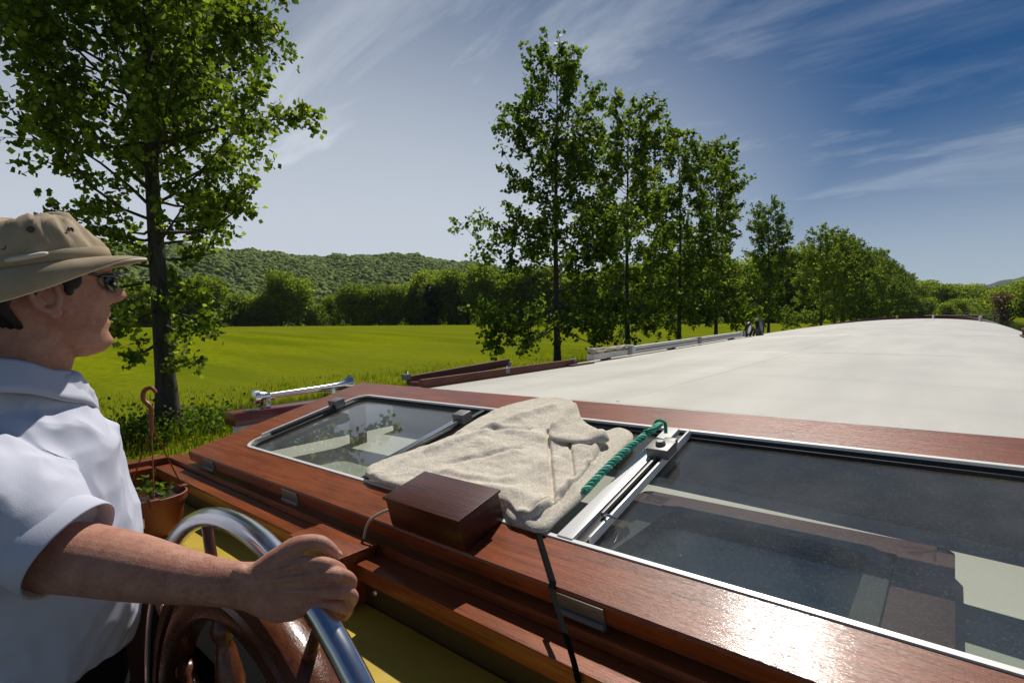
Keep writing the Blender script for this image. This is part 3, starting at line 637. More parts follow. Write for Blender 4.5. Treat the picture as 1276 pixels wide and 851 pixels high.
# wheelhouse: coaming rails, walls, shelf, floor
XL, XR = -2.47, 0.94
co = part('coaming', MB().box((XL, 0.697, -0.60), (XR, 0.772, -0.500), 0.004), M['wood'], barge)
part('sill', MB().box((XL + 0.06, 0.632, -0.555), (XR, 0.695, -0.518), 0.006), M['wood'], co)
pr = part('coaming', MB().box((XL - 0.05, -1.9, -0.60), (XL + 0.012, 0.70, -0.500), 0.004), M['wood_y'], barge)
part('sill', MB().box((XL + 0.014, -1.9, -0.555), (XL + 0.07, 0.63, -0.518), 0.006), M['wood_y'], pr)
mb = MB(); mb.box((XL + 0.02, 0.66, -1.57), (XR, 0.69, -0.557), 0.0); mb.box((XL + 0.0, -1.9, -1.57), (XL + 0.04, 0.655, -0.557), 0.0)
part('wheelhouse_wall', mb, M['ochre_shade'], barge)
part('console', MB().box((-1.30, 0.352, -1.50), (-0.92, 0.53, -0.612), 0.006), M['black'], barge)
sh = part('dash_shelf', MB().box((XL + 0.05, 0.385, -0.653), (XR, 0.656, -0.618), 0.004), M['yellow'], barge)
part('fascia', MB().box((XL + 0.05, 0.40, -1.56), (XR, 0.43, -0.655), 0.0), M['wood_dark'], sh)
part('wheelhouse_floor', MB().box((XL + 0.05, -1.9, -1.62), (XR, 0.655, -1.572), 0.0), M['wood_dark'], barge)
# raised hatch coaming on the roof, beneath the folded windscreen
part('hatch_coaming', MB().box((-2.3, 1.70, -0.64), (0.9, 1.74, -0.40), 0.004), M['darkgrey'], barge)
# control box at the wheel
cb = part('control_box', MB().box((-1.232, 0.596, -0.6175), (-1.016, 0.688, -0.506), 0.004), M['wood'], barge)
part('lid', MB().box((-1.236, 0.592, -0.506), (-1.012, 0.691, -0.494), 0.004), M['wood'], cb)
part('edge_trim', MB().box((-1.0165, 0.5955, -0.617), (-1.0125, 0.6005, -0.508), 0.0005), M['piping'], cb)
mb = MB(); mb.lathe((-0.985, 0.667, -0.588), (0, -1, 0), [(0.012, 0.0), (0.012, 0.004), (0.006, 0.012)], 14); part('toggle', mb, M['chrome'], barge)

# ---- folded windscreen: plane coordinates u (starboard), v (up the slope), h (off the surface)
AL = R_(13.3)
def W(u, v, h=0.0): return (u, 0.703 + v * math.cos(AL) - h * math.sin(AL), -0.45 + v * math.sin(AL) + h * math.cos(AL))
U0, U1, V0, V1 = -2.25, 0.92, 0.0, 0.80
IU0, IU1, IV0, IV1, IR = -2.04, 0.80, 0.118, 0.662, 0.065
def rloop(u0, u1, v0, v1, r, nseg=9, ns=10):
    out = []
    for (cx, cy, a0, p, q) in ((u0 + r, v0 + r, 180, (u0 + r, v0), (u1 - r, v0)), (u1 - r, v0 + r, 270, (u1, v0 + r), (u1, v1 - r)), (u1 - r, v1 - r, 0, (u1 - r, v1), (u0 + r, v1)), (u0 + r, v1 - r, 90, (u0, v1 - r), (u0, v0 + r))):
        for k in range(nseg + 1): a = R_(a0 + 90 * k / nseg); out.append((cx + r * math.cos(a), cy + r * math.sin(a), math.cos(a), math.sin(a)))
        nx_, ny_ = out[-1][2], out[-1][3]
        for k in range(1, ns): t = k / ns; out.append((p[0] + (q[0] - p[0]) * t, p[1] + (q[1] - p[1]) * t, nx_, ny_))
    return out
IL = rloop(IU0, IU1, IV0, IV1, IR)
def off(loop, d): return [(u + nx * d, v + ny * d) for u, v, nx, ny in loop]
def outer(loop):
    res = []
    for u, v, nx, ny in loop:
        ts = []
        if nx < -1e-6: ts.append((U0 - u) / nx)
        if nx > 1e-6: ts.append((U1 - u) / nx)
        if ny < -1e-6: ts.append((V0 - v) / ny)
        if ny > 1e-6: ts.append((V1 - v) / ny)
        t = min(ts); res.append((u + nx * t, v + ny * t))
    return res
OL = outer(IL)
# make the outer loop reach the true corners
for cu_, cv_ in ((U0, V0), (U1, V0), (U1, V1), (U0, V1)):
    k = min(range(len(OL)), key=lambda i: (OL[i][0] - cu_) ** 2 + (OL[i][1] - cv_) ** 2); OL[k] = (cu_, cv_)
TH = 0.036
def shrink(l, d): return [(min(max(u, U0 + d), U1 - d), min(max(v, V0 + d), V1 - d)) for u, v in l]
mb = MB()
def strip_rings(mb, specs):                    # specs: list of (loop2d, h); closed section swept round the loop
    n = len(specs[0][0]); mb.rings([[W(l[i][0], l[i][1], h) for l, h in specs] for i in range(n)], closed=True)
strip_rings(mb, [(OL, -TH), (OL, -0.004), (shrink(OL, 0.004), 0.0), (off(IL, 0.003), 0.0), (off(IL, 0.0), -0.003), (off(IL, 0.0), -TH)])
ws = part('windscreen', mb, M['wood'], barge, 30)
mb = MB(); strip_rings(mb, [(off(IL, 0.001), -0.010), (off(IL, 0.001), 0.003), (off(IL, -0.008), 0.003), (off(IL, -0.008), -0.010)]); part('bead', mb, M['alu'], ws, 30)
mb = MB(); strip_rings(mb, [(off(IL, -0.0082), -0.022), (off(IL, -0.0082), -0.004), (off(IL, -0.022), -0.010), (off(IL, -0.022), -0.022)]); part('gasket', mb, M['rubber'], ws, 30)
DIV = [(IU0 + 0.012, -1.275), (-1.275, -0.585), (-0.55, IU1 - 0.012)]
for a, b in DIV:
    part('glass_pane', MB().box((a, IV0 + 0.012, -0.021), (b, IV1 - 0.012, -0.016), 0.0, W), M['glass'], ws, None)
# mullions, each with its stay bars and clamp
def mullion(u, kind):
    if kind == 'wide':
        mu = part('mullion', MB().box((u - 0.022, IV0 + 0.004, -0.013), (u + 0.014, IV1 - 0.004, 0.006), 0.002, W), M['alu'], ws)
        mb = MB(); mb.box((u + 0.015, IV0 + 0.01, -0.015), (u + 0.036, IV1 - 0.03, -0.003), 0.001, W); part('channel', mb, M['rubber'], ws)
        part('stay_bar', MB().box((u + 0.040, IV0 + 0.02, -0.012), (u + 0.046, IV1 - 0.01, 0.008), 0.002, W), M['alu'], ws)
        part('stay_bar', MB().box((u + 0.022, IV0 + 0.10, 0.0), (u + 0.029, IV1 - 0.10, 0.010), 0.002, W), M['grey_metal'], ws)
        mb = MB(); mb.box((u + 0.002, 0.478, 0.004), (u + 0.058, 0.535, 0.030), 0.004, W); mb.box((u + 0.012, 0.535, 0.003), (u + 0.045, 0.572, 0.020), 0.004, W)
        mb.lathe(W(u + 0.03, 0.505, 0.028), (0, -math.sin(AL), math.cos(AL)), [(0.012, 0), (0.012, 0.008), (0.008, 0.012)], 12); part('clamp', mb, M['grey_metal'], ws)
        mb = MB(); mb.tube([W(u + 0.03, 0.215, 0.0), W(u + 0.045, 0.205, 0.016), W(u + 0.052, 0.225, 0.0)], 0.003, 8, sub=4); part('catch', mb, M['steel'], ws)
    else:
        mu = part('mullion', MB().box((u - 0.010, IV0 + 0.004, -0.013), (u + 0.010, IV1 - 0.004, -0.002), 0.002, W), M['rubber'], ws)
        v0 = 0.20
        mb = MB(); mb.box((u - 0.012, v0, 0.004), (u - 0.002, 0.545, 0.014), 0.002, W); part('stay_bar', mb, M['steel'], ws)
        mb = MB(); mb.box((u + 0.005, v0 + 0.03, 0.006), (u + 0.015, 0.56, 0.016), 0.002, W); part('stay_bar', mb, M['steel'], ws)
        mb = MB(); mb.box((u - 0.022, 0.52, 0.0), (u + 0.030, 0.565, 0.032), 0.004, W); mb.box((u - 0.03, 0.535, 0.006), (u - 0.022, 0.56, 0.026), 0.002, W); part('clamp', mb, M['grey_metal'], ws)
mullion(-0.575, 'wide'); mullion(-1.278, 'thin')
u = -2.020
mb = MB(); mb.box((u + 0.004, 0.185, 0.003), (u + 0.015, 0.50, 0.020), 0.003, W); part('stay_bar', mb, M['alu'], ws)
mb = MB(); mb.box((u + 0.018, 0.215, 0.002), (u + 0.034, 0.49, 0.016), 0.003, W); part('stay_bar', mb, M['rubber'], ws)
mb = MB(); mb.box((u - 0.018, 0.49, 0.002), (u + 0.044, 0.535, 0.036), 0.004, W); part('clamp', mb, M['grey_metal'], ws)
# motor box on the near rail, with its cable
bx = part('motor_box', MB().box((-0.975, 0.004, 0.001), (-0.738, 0.125, 0.066), 0.003, W), M['wood_dark'], ws)
part('lid', MB().box((-0.980, 0.000, 0.0665), (-0.734, 0.129, 0.073), 0.002, W), M['wood_dark'], bx)
mb = MB(); mb.tube([W(-0.975, 0.03, 0.03), (-1.02, 0.715, -0.43), (-1.05, 0.695, -0.455), (-1.065, 0.69, -0.50)], 0.0035, 8, sub=6); part('cable', mb, M['rope_pale'], bx)
# hinges along the near edge
for uu in (-2.05, -1.45, -0.47, 0.15):
    mb = MB(); mb.box((uu - 0.045, -0.0035, -0.033), (uu + 0.045, -0.0005, -0.006), 0.001, W)
    mb.tube([W(uu - 0.045, -0.006, -0.038), W(uu + 0.045, -0.006, -0.038)], 0.006, 10)
    for q in (-0.028, 0.0, 0.028): mb.lathe(W(uu + q, -0.0035, -0.018), (0, -math.cos(AL), -math.sin(AL)), [(0.005, 0), (0.004, 0.002)], 8)
    part('hinge', mb, M['grey_metal'], ws)
# dark timber between windscreen and coaming, and two stays under the far rail
part('bed_log', MB().box((XL + 0.1, 0.775, -0.60), (XR, 0.805, -0.485), 0.0), M['wood_dark'], barge)
for uu in (-2.2, 0.86):
    mb = MB(); mb.box((uu - 0.03, 1.39, -0.63), (uu + 0.03, 1.45, -0.315), 0.004); part('windscreen_stay', mb, M['wood_dark'], barge)

# ---- second sash lying on the roof below the glass
t_ = thing('window_sash', 'smaller mahogany window sash with black seal, lying below the windscreen glass', 'window sash', (-0.4, 1.25, -0.56))
def frame2d(mb, u0, u1, v0, v1, r, w, z0, z1, d=0.0):
    L = rloop(u0, u1, v0, v1, r, 7, 4); n = len(L)
    a = [(p[0] + p[2] * d, p[1] + p[3] * d) for p in L]; b = [(p[0] - p[2] * w, p[1] - p[3] * w) for p in L]
    mb.rings([[(a[i][0], a[i][1], z0), (a[i][0], a[i][1], z1), (b[i][0], b[i][1], z1), (b[i][0], b[i][1], z0)] for i in range(n)], closed=True)
mb = MB(); frame2d(mb, -0.72, 0.0, 0.812, 1.46, 0.03, 0.095, -0.556, -0.520); part('frame', mb, M['wood_dark'], t_)
mb = MB(); frame2d(mb, -0.624, -0.096, 0.908, 1.364, 0.075, 0.042, -0.554, -0.512); part('seal', mb, M['rubber'], t_)
part('glass_pane', MB().box((-0.59, 0.942, -0.541), (-0.13, 1.33, -0.537), 0), M['glass_clear'], t_, None)

# ------------------------------------------------------------------ steering wheel
WC, WR = Vector((-0.859, 0.333, -0.802)), 0.501
wh = thing('steering_wheel', 'large spoked wooden steering wheel with a shiny steel outer rim', 'steering wheel', tuple(WC))
def circ(r, n=72, dy=0.0, z=0): return [WC + Vector((r * math.cos(2 * math.pi * k / n), dy, r * math.sin(2 * math.pi * k / n))) for k in range(n)]
part('rim', MB().tube(circ(WR), 0.0165, 16, closed=True), M['steel'], wh)
mb = MB(); rows = []
for k in range(72):
    a = 2 * math.pi * k / 72; c, s = math.cos(a), math.sin(a)
    rows.append([WC + Vector((c * r, d, s * r)) for r, d in ((0.335, -0.016), (0.345, -0.024), (0.375, -0.026), (0.380, -0.020), (0.388, -0.020), (0.393, -0.026), (0.418, -0.024), (0.426, -0.014), (0.426, 0.014), (0.418, 0.024), (0.345, 0.024), (0.335, 0.016))])
mb.rings(rows, closed=True); part('felloe', mb, M['wheel_wood'], wh, 40)
part('hub', MB().lathe(WC + Vector((0, -0.07, 0)), (0, 1, 0), [(0.02, 0), (0.05, 0.006), (0.07, 0.02), (0.095, 0.03), (0.10, 0.05), (0.10, 0.09), (0.08, 0.11)], 28), M['wheel_wood'], wh)
for k in range(8):
    a = 2 * math.pi * (k + 0.35) / 8; d = Vector((math.cos(a), 0, math.sin(a)))
    mb = MB(); mb.lathe(WC, d, [(0.020, 0.09), (0.017, 0.11), (0.021, 0.125), (0.013, 0.14), (0.019, 0.19), (0.023, 0.23), (0.016, 0.28), (0.012, 0.295), (0.019, 0.305), (0.019, 0.318), (0.014, 0.33), (0.014, 0.345)], 14)
    mb.lathe(WC, d, [(0.009, 0.424), (0.009, 0.488)], 10); part('spoke', mb, M['wheel_wood'], wh, 50)
mb = MB(); mb.lathe(WC + Vector((0, 0.04, 0)), (0, 1, 0), [(0.03, 0), (0.03, 0.03)], 16); part('axle', mb, M['steel'], wh)

# ------------------------------------------------------------------ towel, rope, strap
TN = Vector((0, -math.sin(AL), math.cos(AL)))
def resample(poly, n):
    P = [Vector((p[0], p[1])) for p in poly]; P, _ = smooth_path(P, [0] * len(P), 8, True); L = [0]
    for i in range(len(P)): L.append(L[-1] + (P[(i + 1) % len(P)] - P[i]).length)
    out = []; j = 0
    for k in range(n):
        s = L[-1] * k / n
        while L[j + 1] < s: j += 1
        t = (s - L[j]) / max(1e-9, L[j + 1] - L[j]); out.append(P[j % len(P)].lerp(P[(j + 1) % len(P)], t))
    return out
def cloth(mb, poly, h0, thick, hfun, n=300, m=84, edge=0.02):
    P = resample(poly, n); c = sum(P, Vector((0, 0))) / n; rows = []
    for i in range(m + 1):
        r = 0.02 + 0.98 * i / m; row = []
        for p in P:
            q = c + (p - c) * r; d = (p - c).length * (1 - r); e = min(1, d / edge); ro = math.sqrt(max(0, 1 - (1 - e) ** 2))
            row.append(W(q.x, q.y, h0 + thick * (0.35 + 0.65 * ro) + hfun(q.x, q.y) * (0.15 + 0.85 * ro)))
        rows.append(row)
    rows.append([W(p.x, p.y, h0 + 0.3 * thick * 0) for p in P])
    rows.append([W((c + (p - c) * 0.02).x, (c + (p - c) * 0.02).y, h0) for p in P])
    mb.rings(rows)
def seg(u, v, a, b):
    ax, ay, bx_, by_ = a[0], a[1], b[0], b[1]; dx, dy = bx_ - ax, by_ - ay; t = max(0, min(1, ((u - ax) * dx + (v - ay) * dy) / (dx * dx + dy * dy)))
    return math.hypot(u - ax - t * dx, v - ay - t * dy), t
RIDGE = [((-1.1570, 0.2976), (-0.9897, 0.6779), .022, .011), ((-1.0455, 0.3868), (-0.7545, 0.3375), .03, .007), ((-0.9958, 0.2078), (-0.6678, 0.1816), .03, .008), ((-1.1021, 0.4861), (-0.8117, 0.4590), .02, .008), ((-0.8028, 0.2374), (-0.7265, 0.4853), .025, .006), ((-1.0801, 0.6221), (-0.7353, 0.1540), .05, .006), ((-0.7155, 0.5086), (-0.6673, 0.3765), .011, .009), ((-0.6673, 0.3765), (-0.6550, 0.2705), .011, .010), ((-0.6550, 0.2705), (-0.6563, 0.1539), .013, .012), ((-0.6563, 0.1539), (-0.6867, 0.1348), .012, .008), ((-1.2054, 0.1316), (-1.1870, 0.2614), .02, .006)]
CREASE = [((-0.8942, 0.5150), (-0.6481, 0.1896), .0045, .014), ((-0.8183, 0.5093), (-0.6729, 0.3055), .004, .011), ((-0.6528, 0.2215), (-0.6777, 0.1513), .008, .012), ((-1.0480, 0.2582), (-0.8926, 0.3832), .012, .007), ((-1.0403, 0.1916), (-0.7790, 0.2080), .012, .006), ((-1.1073, 0.4542), (-0.9525, 0.4984), .010, .007), ((-1.2617, 0.4102), (-1.1757, 0.4165), .012, .008)]
def folds(u, v):
    h = 0.005 * noise.noise(Vector((u * 9, v * 9, 1.3))) + 0.0026 * noise.noise(Vector((u * 22, v * 34, 4.1))) + 0.0012 * noise.noise(Vector((u * 70, v * 70, 2.1))) + 0.0005 * noise.noise(Vector((u * 190, v * 190, 5.7)))
    for a, b, w, A in RIDGE: h += A * math.exp(-(seg(u, v, a, b)[0] / w) ** 2)
    for a, b, w, A in CREASE: h -= A * math.exp(-(seg(u, v, a, b)[0] / w) ** 2)
    return h + 0.012 * math.exp(-((u + 1.28) / 0.03) ** 2)
mb = MB()
cloth(mb, [(-0.9482, 0.4168), (-0.9430, 0.6551), (-0.7693, 0.5671), (-0.7049, 0.6071), (-0.6472, 0.5595), (-0.6361, 0.4571), (-0.6175, 0.2922), (-0.6182, 0.1698), (-0.6231, 0.1134), (-0.6687, 0.1115), (-0.7526, 0.1469)], 0.007, 0.010, lambda u, v: 0.5 * folds(u, v), 120, 24)
cloth(mb, [(-1.2511, 0.1293), (-1.2661, 0.1934), (-1.2282, 0.2966), (-1.1957, 0.3868), (-1.1962, 0.5119), (-1.1872, 0.6322), (-1.1270, 0.7277), (-1.0509, 0.7664), (-0.9602, 0.7481), (-0.8375, 0.6182), (-0.7365, 0.5545), (-0.6879, 0.4682), (-0.6632, 0.3695), (-0.6495, 0.2653), (-0.6464, 0.1903), (-0.6540, 0.1392), (-0.6893, 0.1242), (-0.7491, 0.1483), (-0.8532, 0.1490), (-1.0020, 0.1296), (-1.1294, 0.1147)], 0.012, 0.011, folds)
cloth(mb, [(-0.8471, 0.4597), (-0.9049, 0.5667), (-0.9316, 0.6587), (-0.8934, 0.6736), (-0.8220, 0.5867), (-0.7554, 0.5120), (-0.6960, 0.5070), (-0.6749, 0.4774), (-0.7084, 0.4578), (-0.7650, 0.4464)], 0.032, 0.006, lambda u, v: 0.016 * math.exp(-((u - (-0.6972, 0.4963)[0]) ** 2 + (v - (-0.6972, 0.4963)[1]) ** 2) / .0012) + 0.004 * noise.noise(Vector((u * 25, v * 25, 7))) + 0.012 * math.exp(-(seg(u, v, (-0.8695, 0.5154), (-0.8858, 0.6616))[0] / 0.02) ** 2), 90, 16, 0.012)
solo('towel', mb, M['towel'], 'crumpled beige terry towel spread over the middle windscreen pane', 'towel', W(-0.95, 0.4, 0.01), smooth=180)
# rolled hem at the towel's near right edge is part of the cloth outline; green twisted rope on the mullion
mb = MB(); A0, A1 = Vector(W(*(-0.6186, 0.2629), 0.014)), Vector(W(*(-0.5914, 0.6013), 0.030)); d = (A1 - A0); s1 = d.normalized().orthogonal().normalized(); s2 = d.normalized().cross(s1)
for ph in (0, 2.1, 4.2):
    mb.cur = 1 if ph == 4.2 else 0
    mb.tube([A0 + d * (k / 70) + TN * 0.004 + (s1 * math.cos(ph + k * 0.75) + s2 * math.sin(ph + k * 0.75)) * 0.0052 + TN * 0.010 * math.sin(math.pi * k / 70) for k in range(71)], 0.0044, 7)
B0 = A1; mb.cur = 0
mb.tube([B0 - d * 0.02, B0 + Vector((0.015, -0.02, 0.012)), B0 + Vector((0.012, -0.055, 0.006)), B0 + Vector((-0.010, -0.07, 0.0))], [0.005, 0.005, 0.004, 0.003], 8, sub=5)
mb.tube([A1 + Vector((-0.02, 0, -0.015)), A1 + Vector((-0.012, 0.012, 0.012)), A1 + Vector((0.012, 0.008, 0.012)), A1 + Vector((0.018, 0, -0.015))], 0.0045, 8, sub=5)
solo('rope', mb, [M['rope_green'], M['rope_teal']], 'short length of green twisted rope lashed along the white mullion', 'rope', tuple(A0), smooth=60)
mb = MB(); q = [Vector(W(*(-0.6322, 0.1095), 0.006)), Vector(W(*(-0.5263, 0.0073), 0.004)), Vector(W((-0.5263, 0.0073)[0] + 0.002, -0.004, -0.002)), Vector((-0.4500, 0.6340, -0.4721)), Vector((-0.4313, 0.6280, -0.5086)), Vector((-0.4251, 0.6280, -0.5340))]
wv = Vector((0.0062, 0, 0))
mb.rings([[p - wv + TN * 0.002, p + wv + TN * 0.002, p + wv - TN * 0.001, p - wv - TN * 0.001] for p in q])
solo('strap', mb, M['black'], 'taut black strap hanging from the towel over the windscreen rail', 'strap', tuple(q[0]), smooth=None)

# ------------------------------------------------------------------ things on the roof
# folded sash of dark beams
t_ = thing('roof_hatch_frame', 'hinged mahogany beam frame lying on the roof edge before the pale beam', 'frame', (-4.0, 3.4, -0.6))
def beam(p, q, w, h, z0):
    p, q = Vector(p), Vector(q); d = (q - p).normalized(); s = Vector((d.y, -d.x, 0)).normalized() * w / 2; mb = MB()
    vs = [pt + sg * s + Vector((0, 0, zz)) for pt in (p, q) for sg, zz in ((-1, z0), (1, z0), (1, z0 + h), (-1, z0 + h))]
    mb.rings([vs[:4], vs[4:]]); return mb
zr = lambda x, y: roof_c(x, y) + 0.003
ba = (-3.93, 3.25, zr(-3.93, 3.25)); bb = (-3.93, 5.95, zr(-3.93, 5.95))
part('long_beam', beam(ba, bb, 0.06, 0.085, 0), M['wood_old'], t_)
part('long_beam', beam((-4.19, 3.3, zr(-4.19, 3.3) + 0.03), (-4.19, 4.85, zr(-4.19, 4.85) + 0.09), 0.05, 0.085, 0), M['wood_old'], t_)
part('cross_beam', beam((-4.16, 3.30, zr(-4.1, 3.3)), (-3.97, 3.30, zr(-4, 3.3)), 0.05, 0.06, 0), M['wood_old'], t_)
part('cross_beam', beam((-4.16, 4.8, zr(-4.1, 4.8) + 0.03), (-3.97, 4.8, zr(-4, 4.8)), 0.05, 0.05, 0), M['wood_old'], t_)
part('panel', beam((-4.08, 3.4, zr(-4.1, 3.3) + 0.01), (-4.08, 4.75, zr(-4, 4.8) + 0.035), 0.17, 0.012, 0), M['grey_metal'], t_)
for p in ((-3.93, 4.5), (-3.93, 5.9), (-4.19, 4.84), (-4.19, 3.28)):
    mb = MB(); z = zr(*p) + (0.05 if p[0] < -4 else 0); mb.box((p[0] - 0.034, p[1] - 0.035, z + 0.03), (p[0] + 0.034, p[1] + 0.035, z + 0.090), 0.006); mb.tube([(p[0] - 0.02, p[1], z + 0.085), (p[0], p[1] + 0.02, z + 0.105), (p[0] + 0.02, p[1], z + 0.085)], 0.006, 6, sub=3); part('bracket', mb, M['grey_metal'], t_)
part('foot', beam((-3.86, 5.7, zr(-3.9, 5.7) - 0.002), (-3.86, 6.25, zr(-3.9, 6.2) - 0.002), 0.09, 0.025, 0), M['wood_old'], t_)
# pale folding gangway beam
t_ = thing('gangway', 'long pale grey folding gangway beam lying along the roof edge', 'gangway', (-4.05, 6.5, -0.6))
ga = lambda y: (-4.03, y, zr(-4.03, y) + 0.03)
part('beam_section', beam(ga(6.5), ga(7.55), 0.13, 0.085, 0), M['grey_wood'], t_)
part('beam_section', beam(ga(7.6), ga(13.6), 0.11, 0.12, 0), M['grey_wood'], t_)
part('groove', beam((-3.972, 7.8, zr(-4, 7.8) + 0.085), (-3.972, 13.3, zr(-4, 13.3) + 0.085), 0.012, 0.012, 0), M['darkgrey'], t_)
for y in (7.58, 10.6, 13.55):
    x, y_, z = ga(y); mb = MB(); mb.box((x - 0.07, y_ - 0.07, z - 0.004), (x + 0.075, y_ + 0.07, z + 0.135), 0.006); part('joint_bracket', mb, M['grey_metal'], t_)
for y in (6.9, 9.3, 12.7):
    x, y_, z = ga(y); mb = MB(); mb.box((x - 0.05, y_ - 0.05, z - 0.034), (x + 0.08, y_ + 0.05, z + 0.002), 0.004); part('foot', mb, M['wood_dark'], t_)
# rope heap on the gangway
rr_ = random.Random(3); pts = []
for k in range(70):
    a = k * 0.9; pts.append(Vector((-4.05 + 0.10 * math.cos(a) * rr_.uniform(0.4, 1), 7.15 + 0.62 * math.sin(a * 0.55 + rr_.uniform(-.4, .4)), zr(-4, 7.2) + 0.125 + 0.035 * rr_.random() + 0.03 * (k / 70))))
solo('rope_heap', MB().tube(pts, 0.014, 7, sub=4), M['rope_pale'], 'heap of pale mooring rope lying on the near end of the gangway', 'rope', tuple(pts[0]), smooth=60)
def tyre(x, y, z, R, tilt, lab, hub):
    t_ = thing('tyre', lab, 'tyre', (x, y, z)); c = Vector((x, y, z + R * math.cos(tilt) * 0.98)); ex = Vector((0, 1, 0)); ez = Vector((math.sin(tilt), 0, math.cos(tilt)))
    part('tread', MB().tube([c + (ex * math.cos(a) + ez * math.sin(a)) * R * 0.78 for a in [2 * math.pi * k / 32 for k in range(32)]], R * 0.22, 10, closed=True), M['rubber'], t_)
    ax = ex.cross(ez); mb = MB(); mb.lathe(c - ax * 0.05, ax, [(R * 0.15, 0), (R * 0.55, 0.01), (R * 0.58, 0.05), (R * 0.55, 0.09), (R * 0.15, 0.10)], 20); part('wheel_disc', mb, hub, t_)
tyre(-4.02, 14.05, zr(-4, 14), 0.20, 0.25, 'black tyre with pale disc leaning at the gangway end, nearer one', M['white'])
tyre(-3.98, 14.95, zr(-4, 14.9), 0.24, -0.2, 'black tyre with grey disc standing farther along the roof edge', M['grey_metal'])
mb = MB()
for k in range(5): mb.tube([(-4.0 + 0.05 * k - 0.1, 14.2 + 0.12 * k, zr(-4, 14.2)), (-4.02 + 0.03 * k, 14.35 + 0.1 * k, zr(-4, 14.2) + 0.22 - 0.03 * k), (-3.92, 14.6 + 0.1 * k, zr(-4, 14.5) + 0.02)], 0.03, 7, sub=4)
solo('chain_bundle', mb, M['rubber'], 'dark bundle of hose between the two black tyres', 'hose', (-4.0, 14.4, zr(-4, 14.4)), smooth=60)
# deck fittings
def bollard(x, y, lab, s=1.0, m='cream'):
    z = zr(x, y) - 0.01
    solo('bollard', MB().lathe((x, y, z), (0, 0, 1), [(0.09 * s, 0), (0.09 * s, 0.015 * s), (0.055 * s, 0.03 * s), (0.05 * s, 0.17 * s), (0.075 * s, 0.19 * s), (0.07 * s, 0.22 * s), (0.02 * s, 0.235 * s)], 16), M[m], lab, 'bollard', (x, y, z))
bollard(0.72, 25.5, 'cream mushroom bollard on the starboard roof edge near the bow', 0.85, 'piping'); bollard(-2.1, 31.0, 'small yellow post fitting at the middle of the far roof edge', 0.8, 'yellow'); bollard(-0.75, 31.0, 'low white vent cap at the far roof edge right of centre', 0.7, 'white')
mb = MB(); y0 = 13.3; z = zr(1.0, y0); mb.box((0.93, y0 - 0.35, z - 0.005), (1.01, y0 + 0.35, z + 0.03), 0.008); mb.tube([(0.97, y0 - 0.1, z + 0.02), (0.97, y0 - 0.1, z + 0.13)], 0.02, 10); mb.tube([(0.97, y0 + 0.1, z + 0.02), (0.97, y0 + 0.1, z + 0.13)], 0.02, 10); mb.tube([(0.97, y0 - 0.28, z + 0.14), (0.97, y0 + 0.28, z + 0.14)], 0.02, 10)
solo('cleat', mb, M['wood_old'], 'dark mooring cleat on the starboard roof edge', 'cleat', (0.97, y0, z))

# air horn and locker on the port side
HX = -2.78
t_ = thing('air_horn', 'chrome twin trumpet air horn mounted on the port side', 'air horn', (HX, 1.25, -0.47))
h0, h1 = Vector((-2.7800, 1.2089, -0.3470)), Vector((-2.7800, 1.7302, -0.3372)); hd = (h1 - h0).normalized()
for off_, nm in ((Vector((0.03, 0, 0.012)), 0), (Vector((-0.03, 0.05, -0.006)), 1)):
    L = (h1 - h0).length * (1.0 if nm == 0 else 0.93)
    part('trumpet', MB().lathe(h0 + off_, hd, [(0.010, 0), (0.011, 0.06), (0.012, L * 0.6), (0.015, L * 0.82), (0.022, L * 0.92), (0.034, L * 0.97), (0.048, L), (0.049, L + 0.003), (0.030, L - 0.012), (0.008, L - 0.05)], 20, cap=False), M['chrome'], t_, 60)
for off_ in (Vector((0.03, 0, 0.012)), Vector((-0.03, 0.05, -0.006))):
    part('diaphragm', MB().lathe(h0 + off_ - hd * 0.045, hd, [(0.02, 0), (0.036, 0.006), (0.038, 0.03), (0.026, 0.036), (0.018, 0.075), (0.022, 0.085)], 20), M['chrome'], t_)
for s in (0.06, 0.78):
    p = h0 + (h1 - h0) * s; part('bracket', MB().box((p.x - 0.045, p.y - 0.012, p.z - 0.055), (p.x + 0.045, p.y + 0.012, p.z + 0.002), 0.004), M['steel'], t_)
p0_, p1_ = (-2.7200, 1.0663, -0.4043), (-2.7200, 1.5085, -0.3727)
t_ = thing('deck_locker', 'white side locker with a maroon lid below the air horn', 'locker', (HX, 1.3, -1.26))
mb = MB(); mb.box((-2.81, p0_[1] + 0.02, -1.259), (-2.72, 2.2, p0_[2] - 0.063), 0.006); part('body', mb, M['white'], t_)
mb = MB(); mb.box((-2.83, p0_[1] - 0.01, p0_[2] - 0.062), (-2.70, 2.24, p0_[2] + 0.004), 0.006); part('lid', mb, M['maroon'], t_)
mb = MB(); mb.tube([(-2.79, h0.y + 0.05, p0_[2] + 0.002), (-2.80, h0.y + 0.05, h0.z - 0.05)], 0.012, 8); mb.tube([(-2.79, h0.y + 0.42, p0_[2] + 0.002), (-2.80, h0.y + 0.42, h1.z - 0.06)], 0.012, 8); part('horn_post', mb, M['steel'], t_)

